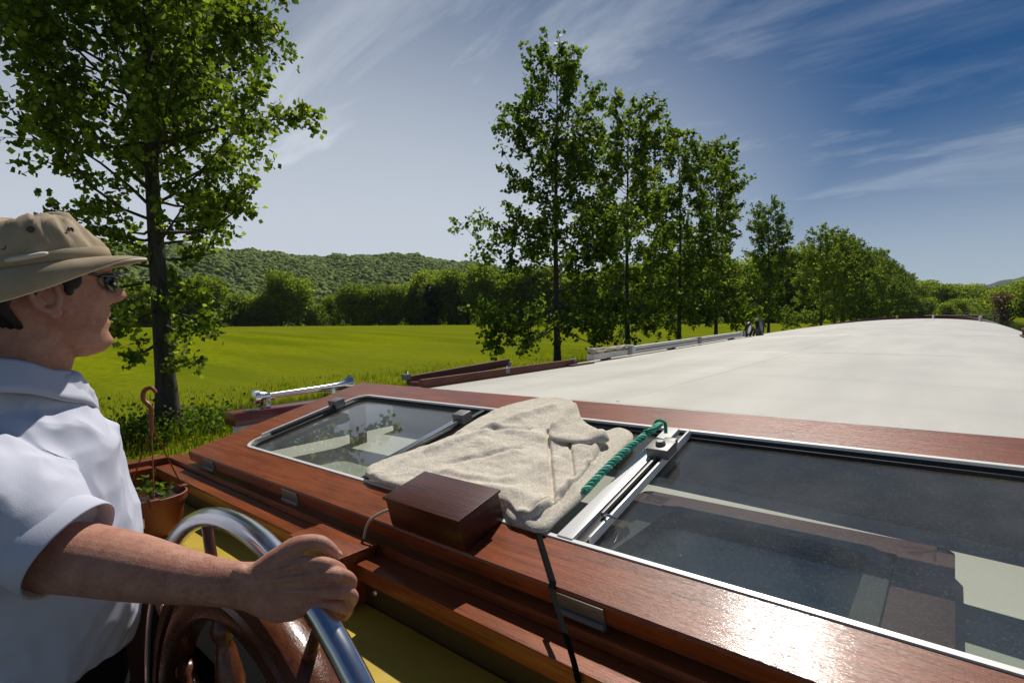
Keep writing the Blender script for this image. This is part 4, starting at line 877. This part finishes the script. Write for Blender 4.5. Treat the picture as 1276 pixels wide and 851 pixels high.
# ------------------------------------------------------------------ hanging flower pot on the shelf
PX, PY, PB, PT = -1.90, 0.498, -0.616, -0.493
t_ = thing('flower_pot', 'terracotta plastic hanging pot with a small seedling on the shelf', 'flower pot', (PX, PY, PB))
pot = part('pot', MB().lathe((PX, PY, PB), (0, 0, 1), [(0.0561, 0.0000), (0.0638, 0.0033), (0.0782, 0.0979), (0.0842, 0.0996), (0.0859, 0.1212), (0.0816, 0.1228), (0.0748, 0.0996)], 40, cap=True), M['terracotta'], t_)
part('soil', MB().lathe((PX, PY, PB), (0, 0, 1), [(0.0761, 0.1013), (0.0510, 0.1079), (0.0170, 0.1112)], 28), M['soil'], t_, 180)
part('sticker', MB().box((PX + 0.050, PY - 0.062, PB + 0.045), (PX + 0.066, PY - 0.048, PB + 0.072), 0.001), M['white'], pot)
ap = Vector((PX, PY, PT + 0.21))
for a in (-0.3, 1.8, 3.9):
    e = Vector((PX + 0.085 * math.cos(a), PY + 0.085 * math.sin(a), PT - 0.008)); part('hanger_wire', MB().tube([e, e.lerp(ap, 0.5), ap], 0.0022, 6), M['terracotta'], t_)
    part('clip', MB().box((e.x - 0.012, e.y - 0.012, e.z - 0.012), (e.x + 0.012, e.y + 0.012, e.z + 0.012), 0.004), M['terracotta'], t_)
fw = Vector((0.7626, 0.6461, -0.0317)); fw.z = 0; fw.normalize()
part('hook', MB().tube([ap + Vector((0, 0, -0.02)), ap + Vector((0, 0, 0.03)), ap + Vector((0, 0, 0.06)), ap - fw * 0.020 + Vector((0, 0, 0.085)), ap - fw * 0.016 + Vector((0, 0, 0.112)), ap + fw * 0.006 + Vector((0, 0, 0.12)), ap + fw * 0.020 + Vector((0, 0, 0.105))], [0.006, 0.007, 0.007, 0.007, 0.007, 0.006, 0.005], 10, sub=5), M['terracotta'], t_)
rng = np.random.default_rng(2); pts = []; mb = MB()
for k in range(5):
    a = k * 1.3; tip = Vector((PX + 0.03 * math.cos(a), PY + 0.03 * math.sin(a), PB + 0.135 + 0.03 * rng.random())); mb.tube([(PX + 0.008 * math.cos(a), PY + 0.008 * math.sin(a), PB + 0.10), tip], [0.0022, 0.001], 5)
    for q in range(9): pts.append(np.array(tip) * 1.0 + rng.standard_normal(3) * np.array([0.012, 0.012, 0.014]) - np.array([0, 0, 0.01 * (q % 3)]))
sd_ = part('seedling_stem', mb, M['plant_leaf'], t_)
Vv, F = leaf_quads(np.array(pts), None, 0.024, rng, -0.2); mb = MB(); mb.add(Vv.tolist(), F.tolist()); part('seedling_leaf', mb, M['plant_leaf'], t_, None)

# ------------------------------------------------------------------ the man at the wheel
man = thing('person', 'man in khaki hat, sunglasses and white polo shirt, right hand on the wheel', 'person', (-1.2, 0.1, -1.57))
CU_, CF_, CR_ = Vector((0.0021, 0.0465, 0.9989)), Vector((-0.6469, 0.7618, -0.0341)), Vector((0.7626, 0.6461, -0.0317))
HXc = -1.2
def itp(z, pts): return float(np.interp(z, [p[0] for p in pts], [p[1] for p in pts]))
FR = [(-.034, .225), (-.027, .243), (-.012, .252), (.03, .253), (.06, .255), (.10, .257), (.13, .262), (.15, .254), (.165, .232), (.180, .200), (.189, .165)]
BK = [(-.034, .19), (-.02, .165), (.0, .14), (.03, .105), (.06, .075), (.10, .058), (.13, .060), (.15, .066), (.165, .085), (.180, .115), (.189, .15)]
HW = [(-.034, .022), (-.027, .036), (-.012, .050), (.01, .060), (.04, .066), (.07, .071), (.11, .073), (.13, .073), (.15, .069), (.165, .056), (.180, .036), (.189, .008)]
FEAT = [(-.034, -.002), (-.020, .006), (-.006, .010), (.006, .003), (.012, .000), (.022, .0055), (.027, .0055), (.033, .0005), (.038, .0055), (.044, .006), (.052, .003), (.06, .0)]
NOSE = [(.054, 0), (.060, .006), (.066, .022), (.074, .031), (.082, .030), (.094, .019), (.104, .009), (.112, .005), (.13, .0)]
NSIG = [(.054, .019), (.070, .016), (.085, .011), (.105, .0085), (.13, .012)]
rings = []
for z in np.concatenate([np.linspace(-.034, .13, 60), np.linspace(.135, .189, 18)]):
    f, b, w = itp(z, FR), itp(z, BK), itp(z, HW); c, L = (f + b) / 2, (f - b) / 2; ft, no_, ns_ = itp(z, FEAT), itp(z, NOSE), itp(z, NSIG); row = []
    for k in range(96):
        a = 2 * math.pi * k / 96; s, co_ = math.sin(a), math.cos(a)
        x = w * math.copysign(abs(s) ** 0.86, s); y = c + L * math.copysign(abs(co_) ** 0.86, co_)
        if co_ > 0:
            y += ft * math.exp(-(x / (0.026 if z > 0.008 else 0.030)) ** 2) + no_ * math.exp(-(x / ns_) ** 2)
            y -= 0.010 * (math.exp(-((abs(x) - .033) / .016) ** 2 - ((z - .100) / .014) ** 2))
            y += 0.004 * math.exp(-((abs(x) - .03) / .025) ** 2 - ((z - .125) / .009) ** 2)
            y += 0.003 * math.exp(-((abs(x) - .045) / .018) ** 2 - ((z - .075) / .018) ** 2)
        row.append((HXc + x, y, z))
    rings.append(row)
bmk = MB(); bmk.rings(rings)
for sx in (-1, 1):                              # ears: helix, lobe and hollow
    ec = Vector((HXc + sx * 0.077, 0.160, 0.068)); ey, ez = Vector((0, 0.97, 0.22)), Vector((0, -0.22, 0.97)); out_ = Vector((sx, -0.25, 0)).normalized()
    pts = []
    for k in range(22):
        a = 0.35 + 5.5 * k / 21; pts.append(ec + ey * 0.0165 * math.cos(a + 1.2) + ez * (0.027 * math.sin(a + 1.2) + 0.003) + out_ * (0.010 + 0.004 * math.sin(a)))
    bmk.tube(pts, 0.0047, 8); bmk.sphere(ec - ez * 0.026 + out_ * 0.006 + ey * 0.004, (0.007, 0.010, 0.011)); bmk.sphere(ec + out_ * 0.0 - ey * 0.002, (0.006, 0.016, 0.028)); bmk.sphere(ec + ey * 0.016 + out_ * 0.004 - ez * 0.003, (0.005, 0.006, 0.008))
    bmk.tube([ec + ey * 0.0 + ez * 0.018 + out_ * 0.009, ec - ey * 0.009 + ez * 0.002 + out_ * 0.009, ec - ey * 0.004 - ez * 0.014 + out_ * 0.009], 0.0035, 8, sub=4)
def ell(c, rx, ry, n=40, tilt=0.0, p=1.0): return [(c[0] + rx * math.copysign(abs(math.cos(2 * math.pi * k / n)) ** p, math.cos(2 * math.pi * k / n)), c[1] + ry * math.copysign(abs(math.sin(2 * math.pi * k / n)) ** p, math.sin(2 * math.pi * k / n)), c[2] + tilt * ry * math.sin(2 * math.pi * k / n)) for k in range(n)]
bmk.rings([ell((HXc, .155, .05), .050, .060), ell((HXc, .152, .0), .058, .066, tilt=.25), ell((HXc, .139, -.05), .059, .065, tilt=.25), ell((HXc, .122, -.10), .066, .064), ell((HXc, .11, -.15), .10, .09)])
TORSO = [(-.088, .070, .198, .055), (-.115, .098, .218, .02), (-.145, .132, .234, -.01), (-.18, .165, .250, -.035), (-.25, .196, .262, -.05), (-.34, .205, .274, -.035), (-.43, .200, .270, -.025), (-.50, .198, .258, -.02), (-.56, .195, .246, -.02)]
def trings(d, n=72): return [ell((HXc, (f + b) / 2, z), hw - d, (f - b) / 2 - d, n, p=0.82) for z, hw, f, b in TORSO]
bmk.rings(trings(0.016) + [ell((HXc, .11, -.70), .175, .115)])
# legs
for sx in (-1, 1):
    bmk.tube([(HXc + sx * .09, .11, -.62), (HXc + sx * .10, .12, -.85), (HXc + sx * .105, .125, -1.08), (HXc + sx * .11, .10, -1.30), (HXc + sx * .115, .09, -1.50)], [.095, .080, .060, .056, .042], 16, sub=3)
    bmk.tube([(HXc + sx * .115, .06, -1.52), (HXc + sx * .13, .25, -1.54)], [.045, .035], 12)
# right arm: shoulder, elbow, forearm
S_ = Vector((-1.045, .055, -.222)); E_ = Vector((-0.9728, 0.1251, -0.3055))
bmk.tube([(-1.12, .08, -.20), S_, S_.lerp(E_, .55), E_], [.060, .062, .055, .051], 20, sub=4)
bmk.sphere(E_, .050, 20, 14)
FA = [((-0.9728, 0.1251, -0.3055), .048, .048), ((-0.9217, 0.1539, -0.3068), .047, .047), ((-0.8443, 0.1906, -0.3104), .0425, .042), ((-0.7871, 0.2205, -0.3164), .0355, .0355), ((-0.7437, 0.2467, -0.3215), .0300, .028), ((-0.7087, 0.2684, -0.3250), .0285, .0225), ((-0.6924, 0.2795, -0.3267), .0310, .0200), ((-0.6756, 0.2923, -0.3300), .0380, .0175), ((-0.6589, 0.3051, -0.3312), .0435, .0160), ((-0.6432, 0.3185, -0.3308), .0420, .0145), ((-0.6320, 0.3300, -0.3300), .0370, .0125), ((-0.6258, 0.3398, -0.3311), .030, .009)]
pp, ra = smooth_path([Vector(a[0]) for a in FA], [a[1] for a in FA], 4); _, rbn = smooth_path([Vector(a[0]) for a in FA], [a[2] for a in FA], 4)
AX = (CU_ * 0.985 + CR_ * 0.17).normalized()
bmk.rings([[p + (AX * math.cos(2 * math.pi * k / 32) * a + CF_ * math.sin(2 * math.pi * k / 32) * b) for k in range(32)][::-1] for p, a, b in zip(pp, ra, rbn)])
FING = [[((-0.6541, 0.3105, -0.3025), .0100), ((-0.6319, 0.3250, -0.2966), .0095), ((-0.6134, 0.3432, -0.3004), .0086), ((-0.6139, 0.3611, -0.3148), .0078), ((-0.6268, 0.3717, -0.3324), .0070)],
        [((-0.6506, 0.3102, -0.3161), .0103), ((-0.6248, 0.3258, -0.3115), .0101), ((-0.5993, 0.3500, -0.3126), .0092), ((-0.6027, 0.3687, -0.3294), .0084), ((-0.6228, 0.3768, -0.3519), .0076)],
        [((-0.6507, 0.3095, -0.3325), .0101), ((-0.6240, 0.3256, -0.3309), .0099), ((-0.5978, 0.3504, -0.3331), .0090), ((-0.6011, 0.3692, -0.3494), .0082), ((-0.6221, 0.3766, -0.3714), .0074)],
        [((-0.6558, 0.3069, -0.3508), .0095), ((-0.6316, 0.3222, -0.3516), .0093), ((-0.6084, 0.3444, -0.3527), .0083), ((-0.6077, 0.3654, -0.3660), .0075), ((-0.6270, 0.3718, -0.3852), .0067)],
        [((-0.6855, 0.2874, -0.3110), .0152), ((-0.6655, 0.3038, -0.2937), .0152), ((-0.6502, 0.3214, -0.2782), .0122), ((-0.6334, 0.3411, -0.2755), .0095), ((-0.6268, 0.3528, -0.2853), .0088), ((-0.6232, 0.3606, -0.2957), .0070)]]
for fg in FING:
    q, r_ = smooth_path([Vector(a[0]) for a in fg], [a[1] for a in fg], 5)
    bmk.tube(q, r_, 14); bmk.sphere(q[-1], r_[-1] * 0.98, 12, 8)
for fg in FING[:4]:                            # knuckle and joint bumps
    bmk.sphere(Vector(fg[1][0]) - CF_ * 0.0015, fg[1][1] * 1.0, 12, 8); bmk.sphere(Vector(fg[2][0]) - CF_ * 0.0012, fg[2][1] * 1.03, 12, 8)
# tendons and wrist bone
bmk.sphere(Vector((-0.6935, 0.2690, -0.3061)), .011, 12, 8)
for q0, q1 in (((-0.6713, 0.2770, -0.3151), (-0.6191, 0.3197, -0.3084)), ((-0.6713, 0.2766, -0.3231), (-0.6191, 0.3188, -0.3275)), ((-0.6723, 0.2778, -0.3075), (-0.6279, 0.3186, -0.2952)), ((-0.6739, 0.2791, -0.3353), (-0.6296, 0.3149, -0.3478))): bmk.tube([q0, q1], .0034, 8)
# left arm hanging beside the body
LS, LE, LW = Vector((-1.37, .06, -.222)), Vector((-1.47, .02, -.46)), Vector((-1.45, .15, -.68))
bmk.tube([(-1.28, .08, -.20), LS, LS.lerp(LE, .5), LE, LE.lerp(LW, .5), LW], [.06, .062, .055, .047, .043, .028], 18, sub=4)
pd = (LW - LE).normalized(); pc = LW + pd * .05
bmk.tube([LW - pd * .01, pc, pc + pd * .04], [.030, .036, .030], 14)
for k in range(4):
    b0 = pc + pd * .035 + Vector((0, .030 - .02 * k, 0)); L = (.07, .08, .075, .06)[k]; bmk.tube([b0, b0 + pd * L * .5, b0 + pd * L * .8 + Vector((.015, 0, 0)), b0 + pd * L * .9 + Vector((.03, 0, 0))], [.010, .0095, .009, .008], 8, sub=3)
bmk.tube([pc + Vector((0, .03, .02)), pc + Vector((.015, .05, -.01)), pc + Vector((.025, .055, -.04))], [.013, .011, .009], 8, sub=3)
co3, no3, fs = voxel(bmk, 0.0016, 3)
mb = MB(); mb.add(co3.tolist(), fs); body = part('body', mb, M['skin'], man, 180)
for fg in (FING[4], FING[0]):                   # nails
    a, b = Vector(fg[-2][0]), Vector(fg[-1][0]); d = (b - a).normalized(); n_ = (CU_ - CF_ * 0.5); n_ = (n_ - d * n_.dot(d)).normalized(); s_ = d.cross(n_); r_ = fg[-1][1]
    mb = MB(); c_ = b + d * r_ * .25
    mb.rings([[c_ + (d * math.cos(2 * math.pi * k / 16) * .0052 + s_ * math.sin(2 * math.pi * k / 16) * .0044) * q + n_ * (r_ * .93 + h_ - .0012 * math.sin(2 * math.pi * k / 16) ** 2 * q) for k in range(16)] for q, h_ in ((1.0, -.0012), (1.0, .0002), (.5, .0008), (.05, .0009))]); part('fingernail', mb, M['nail'], man, 180)
for sx in (-1, 1): part('eye', MB().sphere((HXc + sx * .032, .240, .101), .0115, 14, 10), M['white'], man, 180)

rng = np.random.default_rng(77); mb = MB()
for k in range(1100):
    i_ = int(rng.integers(9, 22)); a = rng.uniform(-math.pi, math.pi) ; p, ra_, rb_ = pp[i_].lerp(pp[i_ + 1], rng.random()), ra[i_], rbn[i_]
    nrm = (AX * math.cos(a) * rb_ + CF_ * math.sin(a) * ra_).normalized(); q0 = p + AX * math.cos(a) * ra_ * .985 + CF_ * math.sin(a) * rb_ * .985
    ax_ = (pp[i_ + 1] - pp[i_]).normalized(); sd2 = ax_.cross(nrm); dr_ = (ax_ + sd2 * rng.uniform(-.7, .7) + nrm * rng.uniform(.15, .45)).normalized(); L = rng.uniform(.006, .013); wd = sd2 * .00013
    q1 = q0 + dr_ * L * .6; q2 = q0 + dr_ * L - nrm * L * .15; mb.add([q0 - wd, q0 + wd, q1 + wd * .7, q1 - wd * .7, q2], [(0, 1, 2, 3), (3, 2, 4)])
part('arm_hair', mb, M['arm_hair'], man, None)

# hair: cap round the back and sides below the hat
mb = MB(); rings = []
for z in np.linspace(-.02, .112, 20):
    f, b, w = itp(z, FR), itp(z, BK), itp(z, HW); row = []
    for k in range(41):
        t_lim = itp(z, [(-.02, 0.30), (.02, 0.50), (.05, 0.62), (.075, 0.80), (.085, 1.02), (.12, 1.12), (.2, 1.3)])
        a = math.pi + (k / 40 * 2 - 1) * math.pi * 0.5 * t_lim; c, L = (f + b) / 2, (f - b) / 2; g = 0.007 * (1 - abs(k / 20 - 1) ** 6) + 0.001
        if z < .05: c += 0.022 * (.05 - z) / .07; L += .018 * (.05 - z) / .07
        s, co_ = math.sin(a), math.cos(a)
        row.append((HXc + (w + g) * math.copysign(abs(s) ** 0.86, s), c + (L + g) * math.copysign(abs(co_) ** 0.86, co_), z + 0.002 * math.sin(k * 2.1)))
    rings.append(row)
vs = [p for r_ in rings for p in r_]; mb.add(vs, [(i * 41 + j, i * 41 + j + 1, (i + 1) * 41 + j + 1, (i + 1) * 41 + j) for i in range(len(rings) - 1) for j in range(40)])
hair = part('hair', mb, M['hair'], man, 180); sol = hair.modifiers.new('thick', 'SOLIDIFY'); sol.thickness = 0.008; sol.offset = -0.6
for sx in (-1, 1):
    mb = MB(); mb.sphere((HXc + sx * .0712, .194, .098), (.0035, .014, .018), 16, 10); mb.sphere((HXc + sx * .0705, .190, .082), (.0030, .007, .012), 14, 8); part('sideburn', mb, M['hair'], hair, 180)

# hat: crown, drooping brim with pale piping, eyelets, stitched tab
hat_c = Vector((HXc, .160, .119)); TI = R_(13)
def H(x, y, z):                                # hat frame tilted back
    return (hat_c.x + x, hat_c.y + y * math.cos(TI) - z * math.sin(TI), hat_c.z + y * math.sin(TI) + z * math.cos(TI))
rings = []
CR2 = [(0.0, .089, .106, .126), (.018, .090, .105, .126), (.034, .088, .097, .122), (.050, .086, .086, .116), (.064, .083, .074, .108), (.075, .079, .064, .100), (.082, .071, .055, .086), (.084, .052, .040, .062), (.081, .030, .023, .036), (.079, .003, .003, .004)]
N2 = 120
def crown_pt(i_z, a, extra=0.0):
    rx, rf, rb = (float(np.interp(i_z, [c[0] for c in CR2[:8]], [c[q] for c in CR2[:8]])) for q in (1, 2, 3))
    return H((rx + extra) * math.cos(a), ((rf if math.sin(a) > 0 else rb) + extra) * math.sin(a), i_z)
for i, (z, rx, rf, rb) in enumerate(CR2):
    row = []
    for k in range(N2):
        a = 2 * math.pi * k / N2; ry = rf if math.sin(a) > 0 else rb
        wr = 0.0060 * noise.noise(Vector((math.cos(a) * 3, math.sin(a) * 3, z * 40))) + 0.0042 * noise.noise(Vector((math.cos(a) * 8, math.sin(a) * 8, z * 80 + 3)))
        wr *= 1.0 if z > .01 else 0.2
        row.append(H((rx + wr) * math.cos(a), (ry + wr) * math.sin(a), z + 2.0 * wr * (z > .03)))
    rings.append(row)
mb = MB(); mb.rings(rings, cap=False); hat = part('hat', mb, M['khaki'], man, 180)
RIM = [(-90, 0, -.150, .044), (-60, .060, -.128, .048), (-30, .094, -.062, .056), (0, .099, 0, .082), (25, .096, .056, .111), (45, .084, .100, .132), (60, .064, .132, .139), (75, .036, .152, .144), (90, 0, .158, .147)]
def rim_pt(a):
    d = math.degrees(math.asin(math.sin(a))); sg_ = 1 if math.cos(a) >= 0 else -1; A_ = [r_[0] for r_ in RIM]
    return Vector((HXc + sg_ * float(np.interp(d, A_, [r_[1] for r_ in RIM])), .160 + float(np.interp(d, A_, [r_[2] for r_ in RIM])), float(np.interp(d, A_, [r_[3] for r_ in RIM]))))
raw = [rim_pt(2 * math.pi * k / N2) for k in range(N2)]
for _ in range(5): raw = [(raw[k - 1] + raw[k] * 2 + raw[(k + 1) % N2]) / 4 for k in range(N2)]
rings = []
for i in range(9):
    t = i / 8; row = []
    for k in range(N2):
        a = 2 * math.pi * k / N2; b0 = Vector(crown_pt(0.001, a, 0.0005)); e0 = raw[k]; o_ = Vector((math.cos(a), math.sin(a), 0.3))
        row.append(b0.lerp(e0, t) + o_ * 0.006 * math.sin(math.pi * t) + o_ * 0.0025 * t * noise.noise(Vector((math.cos(a) * 4, math.sin(a) * 4, 9))))
    rings.append(row)
mb = MB(); mb.rings(rings, cap=False); brim = part('brim', mb, M['khaki'], hat, 180); sol = brim.modifiers.new('thick', 'SOLIDIFY'); sol.thickness = 0.003
part('piping', MB().tube(rings[-1], 0.0022, 8, closed=True), M['piping'], brim, 180)
part('hat_band', MB().rings([[crown_pt(z, 2 * math.pi * k / N2, e) for k in range(N2)] for z, e in ((.002, .0008), (.004, .0032), (.019, .0034), (.021, .0010))], cap=False), M['khaki'], hat, 180)
for az_, z in ((-0.02, .056), (-0.35, .034), (-1.0, .045), (0.62, .052)):
    p = Vector(crown_pt(z, az_, .002)); ax = Vector((math.cos(az_), math.sin(az_), .15)).normalized()
    part('eyelet', MB().lathe(p - ax * .003, ax, [(.0052, 0), (.0052, .0035), (.0036, .0042), (.003, .003)], 16), M['eyelet'], hat)
p = [tuple(Vector(crown_pt(.012 + .004 * k / 8, -0.36 + 0.42 * k / 8, .0045))) for k in range(9)]
part('tab', MB().tube(p, [.002] + [.0040] * 7 + [.002], 8), M['piping'], hat, 180)

# sunglasses
sg = part('sunglasses', MB().tube([(HXc - .062, .232, .106), (HXc - .03, .266, .110), (HXc, .275, .108), (HXc + .03, .266, .110), (HXc + .062, .232, .106)], .0028, 8, sub=4), M['lens'], man, 180)
for sx in (-1, 1):
    rows = []
    for ring_r in (1.0, .8, .5, .02):
        row = []
        for k in range(28):
            a = 2 * math.pi * k / 28; dx, dz = .0205 * math.cos(a) * ring_r, .0155 * math.sin(a) * ring_r; x = .034 + dx; row.append((HXc + sx * x, .272 - 9.5 * x * x - (.0035 * (ring_r ** 2)), .099 + dz - 0.004 * (dz < 0) * ring_r))
        rows.append(row)
    lens = part('lens', MB().rings(rows, cap=False), M['lens'], sg, 180); so_ = lens.modifiers.new('thick', 'SOLIDIFY'); so_.thickness = .002
    part('temple', MB().tube([(HXc + sx * .062, .232, .107), (HXc + sx * .078, .205, .110), (HXc + sx * .081, .160, .106), (HXc + sx * .081, .145, .092)], [.0026, .0024, .0022, .002], 8, sub=4), M['lens'], sg, 180)

# polo shirt: torso and sleeves in one cloth, with folds
smb = MB(); T2 = [ell((HXc, .126, -.066), .077, .082, 72, p=.9), ell((HXc, .122, -.080), .082, .088, 72, p=.85)] + trings(0.0)[1:-1]
smb.rings(T2 + [ell((HXc, .117, -.515), .197, .138, 72, p=.82)])
CE = Vector((-0.9442, 0.1369, -0.2908)); SD = (CE - S_).normalized()
smb.tube([(-1.16, .09, -.19), (-1.09, .065, -.205), S_.lerp(CE, .35) + Vector((0, 0, .010)), S_.lerp(CE, .7) + Vector((0, 0, .004)), CE - SD * .012], [.072, .076, .074, .068, .062], 32, sub=5)
smb.tube([(-1.24, .09, -.19), (-1.32, .065, -.205), LS.lerp(LE, .4), LS.lerp(LE, .75)], [.072, .078, .076, .07], 24, sub=4)
co3, no3, fs = voxel(smb, 0.0038, 6)
SF = [((-1.1390, 0.1153, -0.1557), (-0.9246, 0.1754, -0.2416), .022, .012), ((-1.1168, 0.0921, -0.2169), (-0.9506, 0.1527, -0.2553), .014, -.009), ((-1.0791, 0.1262, -0.1693), (-0.9723, 0.1346, -0.2487), .02, .008),
      ((-1.1928, 0.1624, -0.1360), (-1.1244, 0.2154, -0.2495), .02, -.011), ((-1.1779, 0.2161, -0.1000), (-1.1456, 0.2338, -0.3157), .012, .006), ((-1.1694, 0.2188, -0.2004), (-1.1635, 0.2057, -0.3111), .010, -.008), ((-1.1562, 0.2312, -0.1723), (-1.1349, 0.2391, -0.4019), .02, .006),
      ((-1.0890, 0.1062, -0.4271), (-1.0983, 0.2314, -0.3889), .022, .010), ((-1.0894, 0.0786, -0.4513), (-1.0681, 0.1514, -0.4020), .02, -.009), ((-1.0909, 0.1438, -0.4320), (-1.0798, 0.1107, -0.5013), .018, .010), ((-1.1153, 0.1887, -0.4327), (-1.1052, 0.1685, -0.4883), .014, -.009), ((-1.0613, 0.0799, -0.3696), (-1.0609, 0.1289, -0.4529), .018, .009),
      ((-1.1862, 0.1051, -0.0737), (-1.1399, 0.1528, -0.1829), .02, -.006), ((-0.9678, 0.1255, -0.2450), (-0.9250, 0.1610, -0.2636), .008, -.005)]
out_ = []
for p, n_ in zip(co3, no3):
    v = Vector(p.tolist()); q_ = Vector((v.x * 11 + v.z * 5, v.y * 11, v.z * 7 - v.y * 4)); d = 0.018 * (0.45 - abs(noise.noise(q_))) + 0.009 * (0.5 - abs(noise.noise(q_ * 2.3 + Vector((5, 0, 0))))) - .004
    for a, b, w, A in SF:
        a, b = Vector(a), Vector(b); ab = b - a; t = max(0, min(1, (v - a).dot(ab) / ab.length_squared)); dd_ = (v - a - ab * t).length
        if dd_ < 3 * w: d += 1.7 * A * math.exp(-(dd_ / (w * 0.8)) ** 2)
    dc = (v - CE).length; d *= min(1.0, max(0.12, (dc - .055) / .07)) if v.x > -1.06 else 1.0
    out_.append(v + Vector(n_.tolist()) * d)
mb = MB(); mb.add(out_, fs); shirt = part('shirt', mb, M['shirt'], man, 180)
# sleeve hem band, open over the arm
u_ = SD.orthogonal().normalized(); w_ = SD.cross(u_)
def sl_ring(s, r): return [CE + SD * s + (u_ * math.cos(2 * math.pi * k / 48) + w_ * math.sin(2 * math.pi * k / 48)) * (r + 0.0025 * math.sin(3 * 2 * math.pi * k / 48 + 1)) for k in range(48)]
mb = MB(); mb.rings([sl_ring(-.034, .0620), sl_ring(-.030, .0665), sl_ring(.010, .0690), sl_ring(.0125, .0675), sl_ring(.010, .0650), sl_ring(-.02, .060)], cap=False); part('sleeve_hem', mb, M['shirt'], shirt, 180)
# collar: folded band round the neck, points at the front
rings = []
for j, (dz, dr) in enumerate(((-.012, .002), (.006, .004), (.0095, .007), (.006, .011), (-.012, .022), (-.028, .034), (-.038, .042), (-.038, .0405))):
    row = []
    for k in range(61):
        a = R_(90 + 12) + (2 * math.pi - R_(24)) * k / 60; fr_ = (math.sin(a) + 1) / 2; pt = fr_ ** 8
        ext = 1 + 0.15 * pt * (j > 3)
        x = (.064 + dr * ext) * math.cos(a); y = .119 + (.078 + dr * ext * (0.72 if math.sin(a) > 0 else 1)) * math.sin(a)
        z = -.014 + dz * (1 + 0.5 * pt * (dz < -.012)) - 0.060 * fr_ + 0.002 * math.sin(k * .7)
        row.append((HXc + x, y, z))
    rings.append(row)
mb = MB(); vs = [p for r_ in rings for p in r_]; mb.add(vs, [(i * 61 + j, i * 61 + j + 1, (i + 1) * 61 + j + 1, (i + 1) * 61 + j) for i in range(len(rings) - 1) for j in range(60)])
col_ = part('collar', mb, M['shirt'], shirt, 180); so_ = col_.modifiers.new('thick', 'SOLIDIFY'); so_.thickness = .002
# trousers and shoes
tm = MB(); tm.rings([ell((HXc, .112, z), hw, hd_, 48, p=.85) for z, hw, hd_ in ((-.465, .186, .128), (-.55, .188, .134), (-.66, .190, .138), (-.74, .185, .13))])
for sx in (-1, 1): tm.tube([(HXc + sx * .09, .11, -.66), (HXc + sx * .10, .12, -.85), (HXc + sx * .105, .125, -1.08), (HXc + sx * .11, .10, -1.30), (HXc + sx * .115, .095, -1.50)], [.105, .096, .082, .075, .072], 20, sub=3)
co3, no3, fs = voxel(tm, 0.008, 4); mb = MB(); mb.add(co3.tolist(), fs); part('trousers', mb, M['trousers'], man, 180)
for sx in (-1, 1):
    mb = MB(); mb.rings([ell((HXc + sx * .12, .13, z), rx, ry, 28) for z, rx, ry in ((-1.572, .050, .145), (-1.545, .054, .150), (-1.51, .050, .125), (-1.475, .047, .075))]); part('shoe', mb, M['shoe'], man, 180)
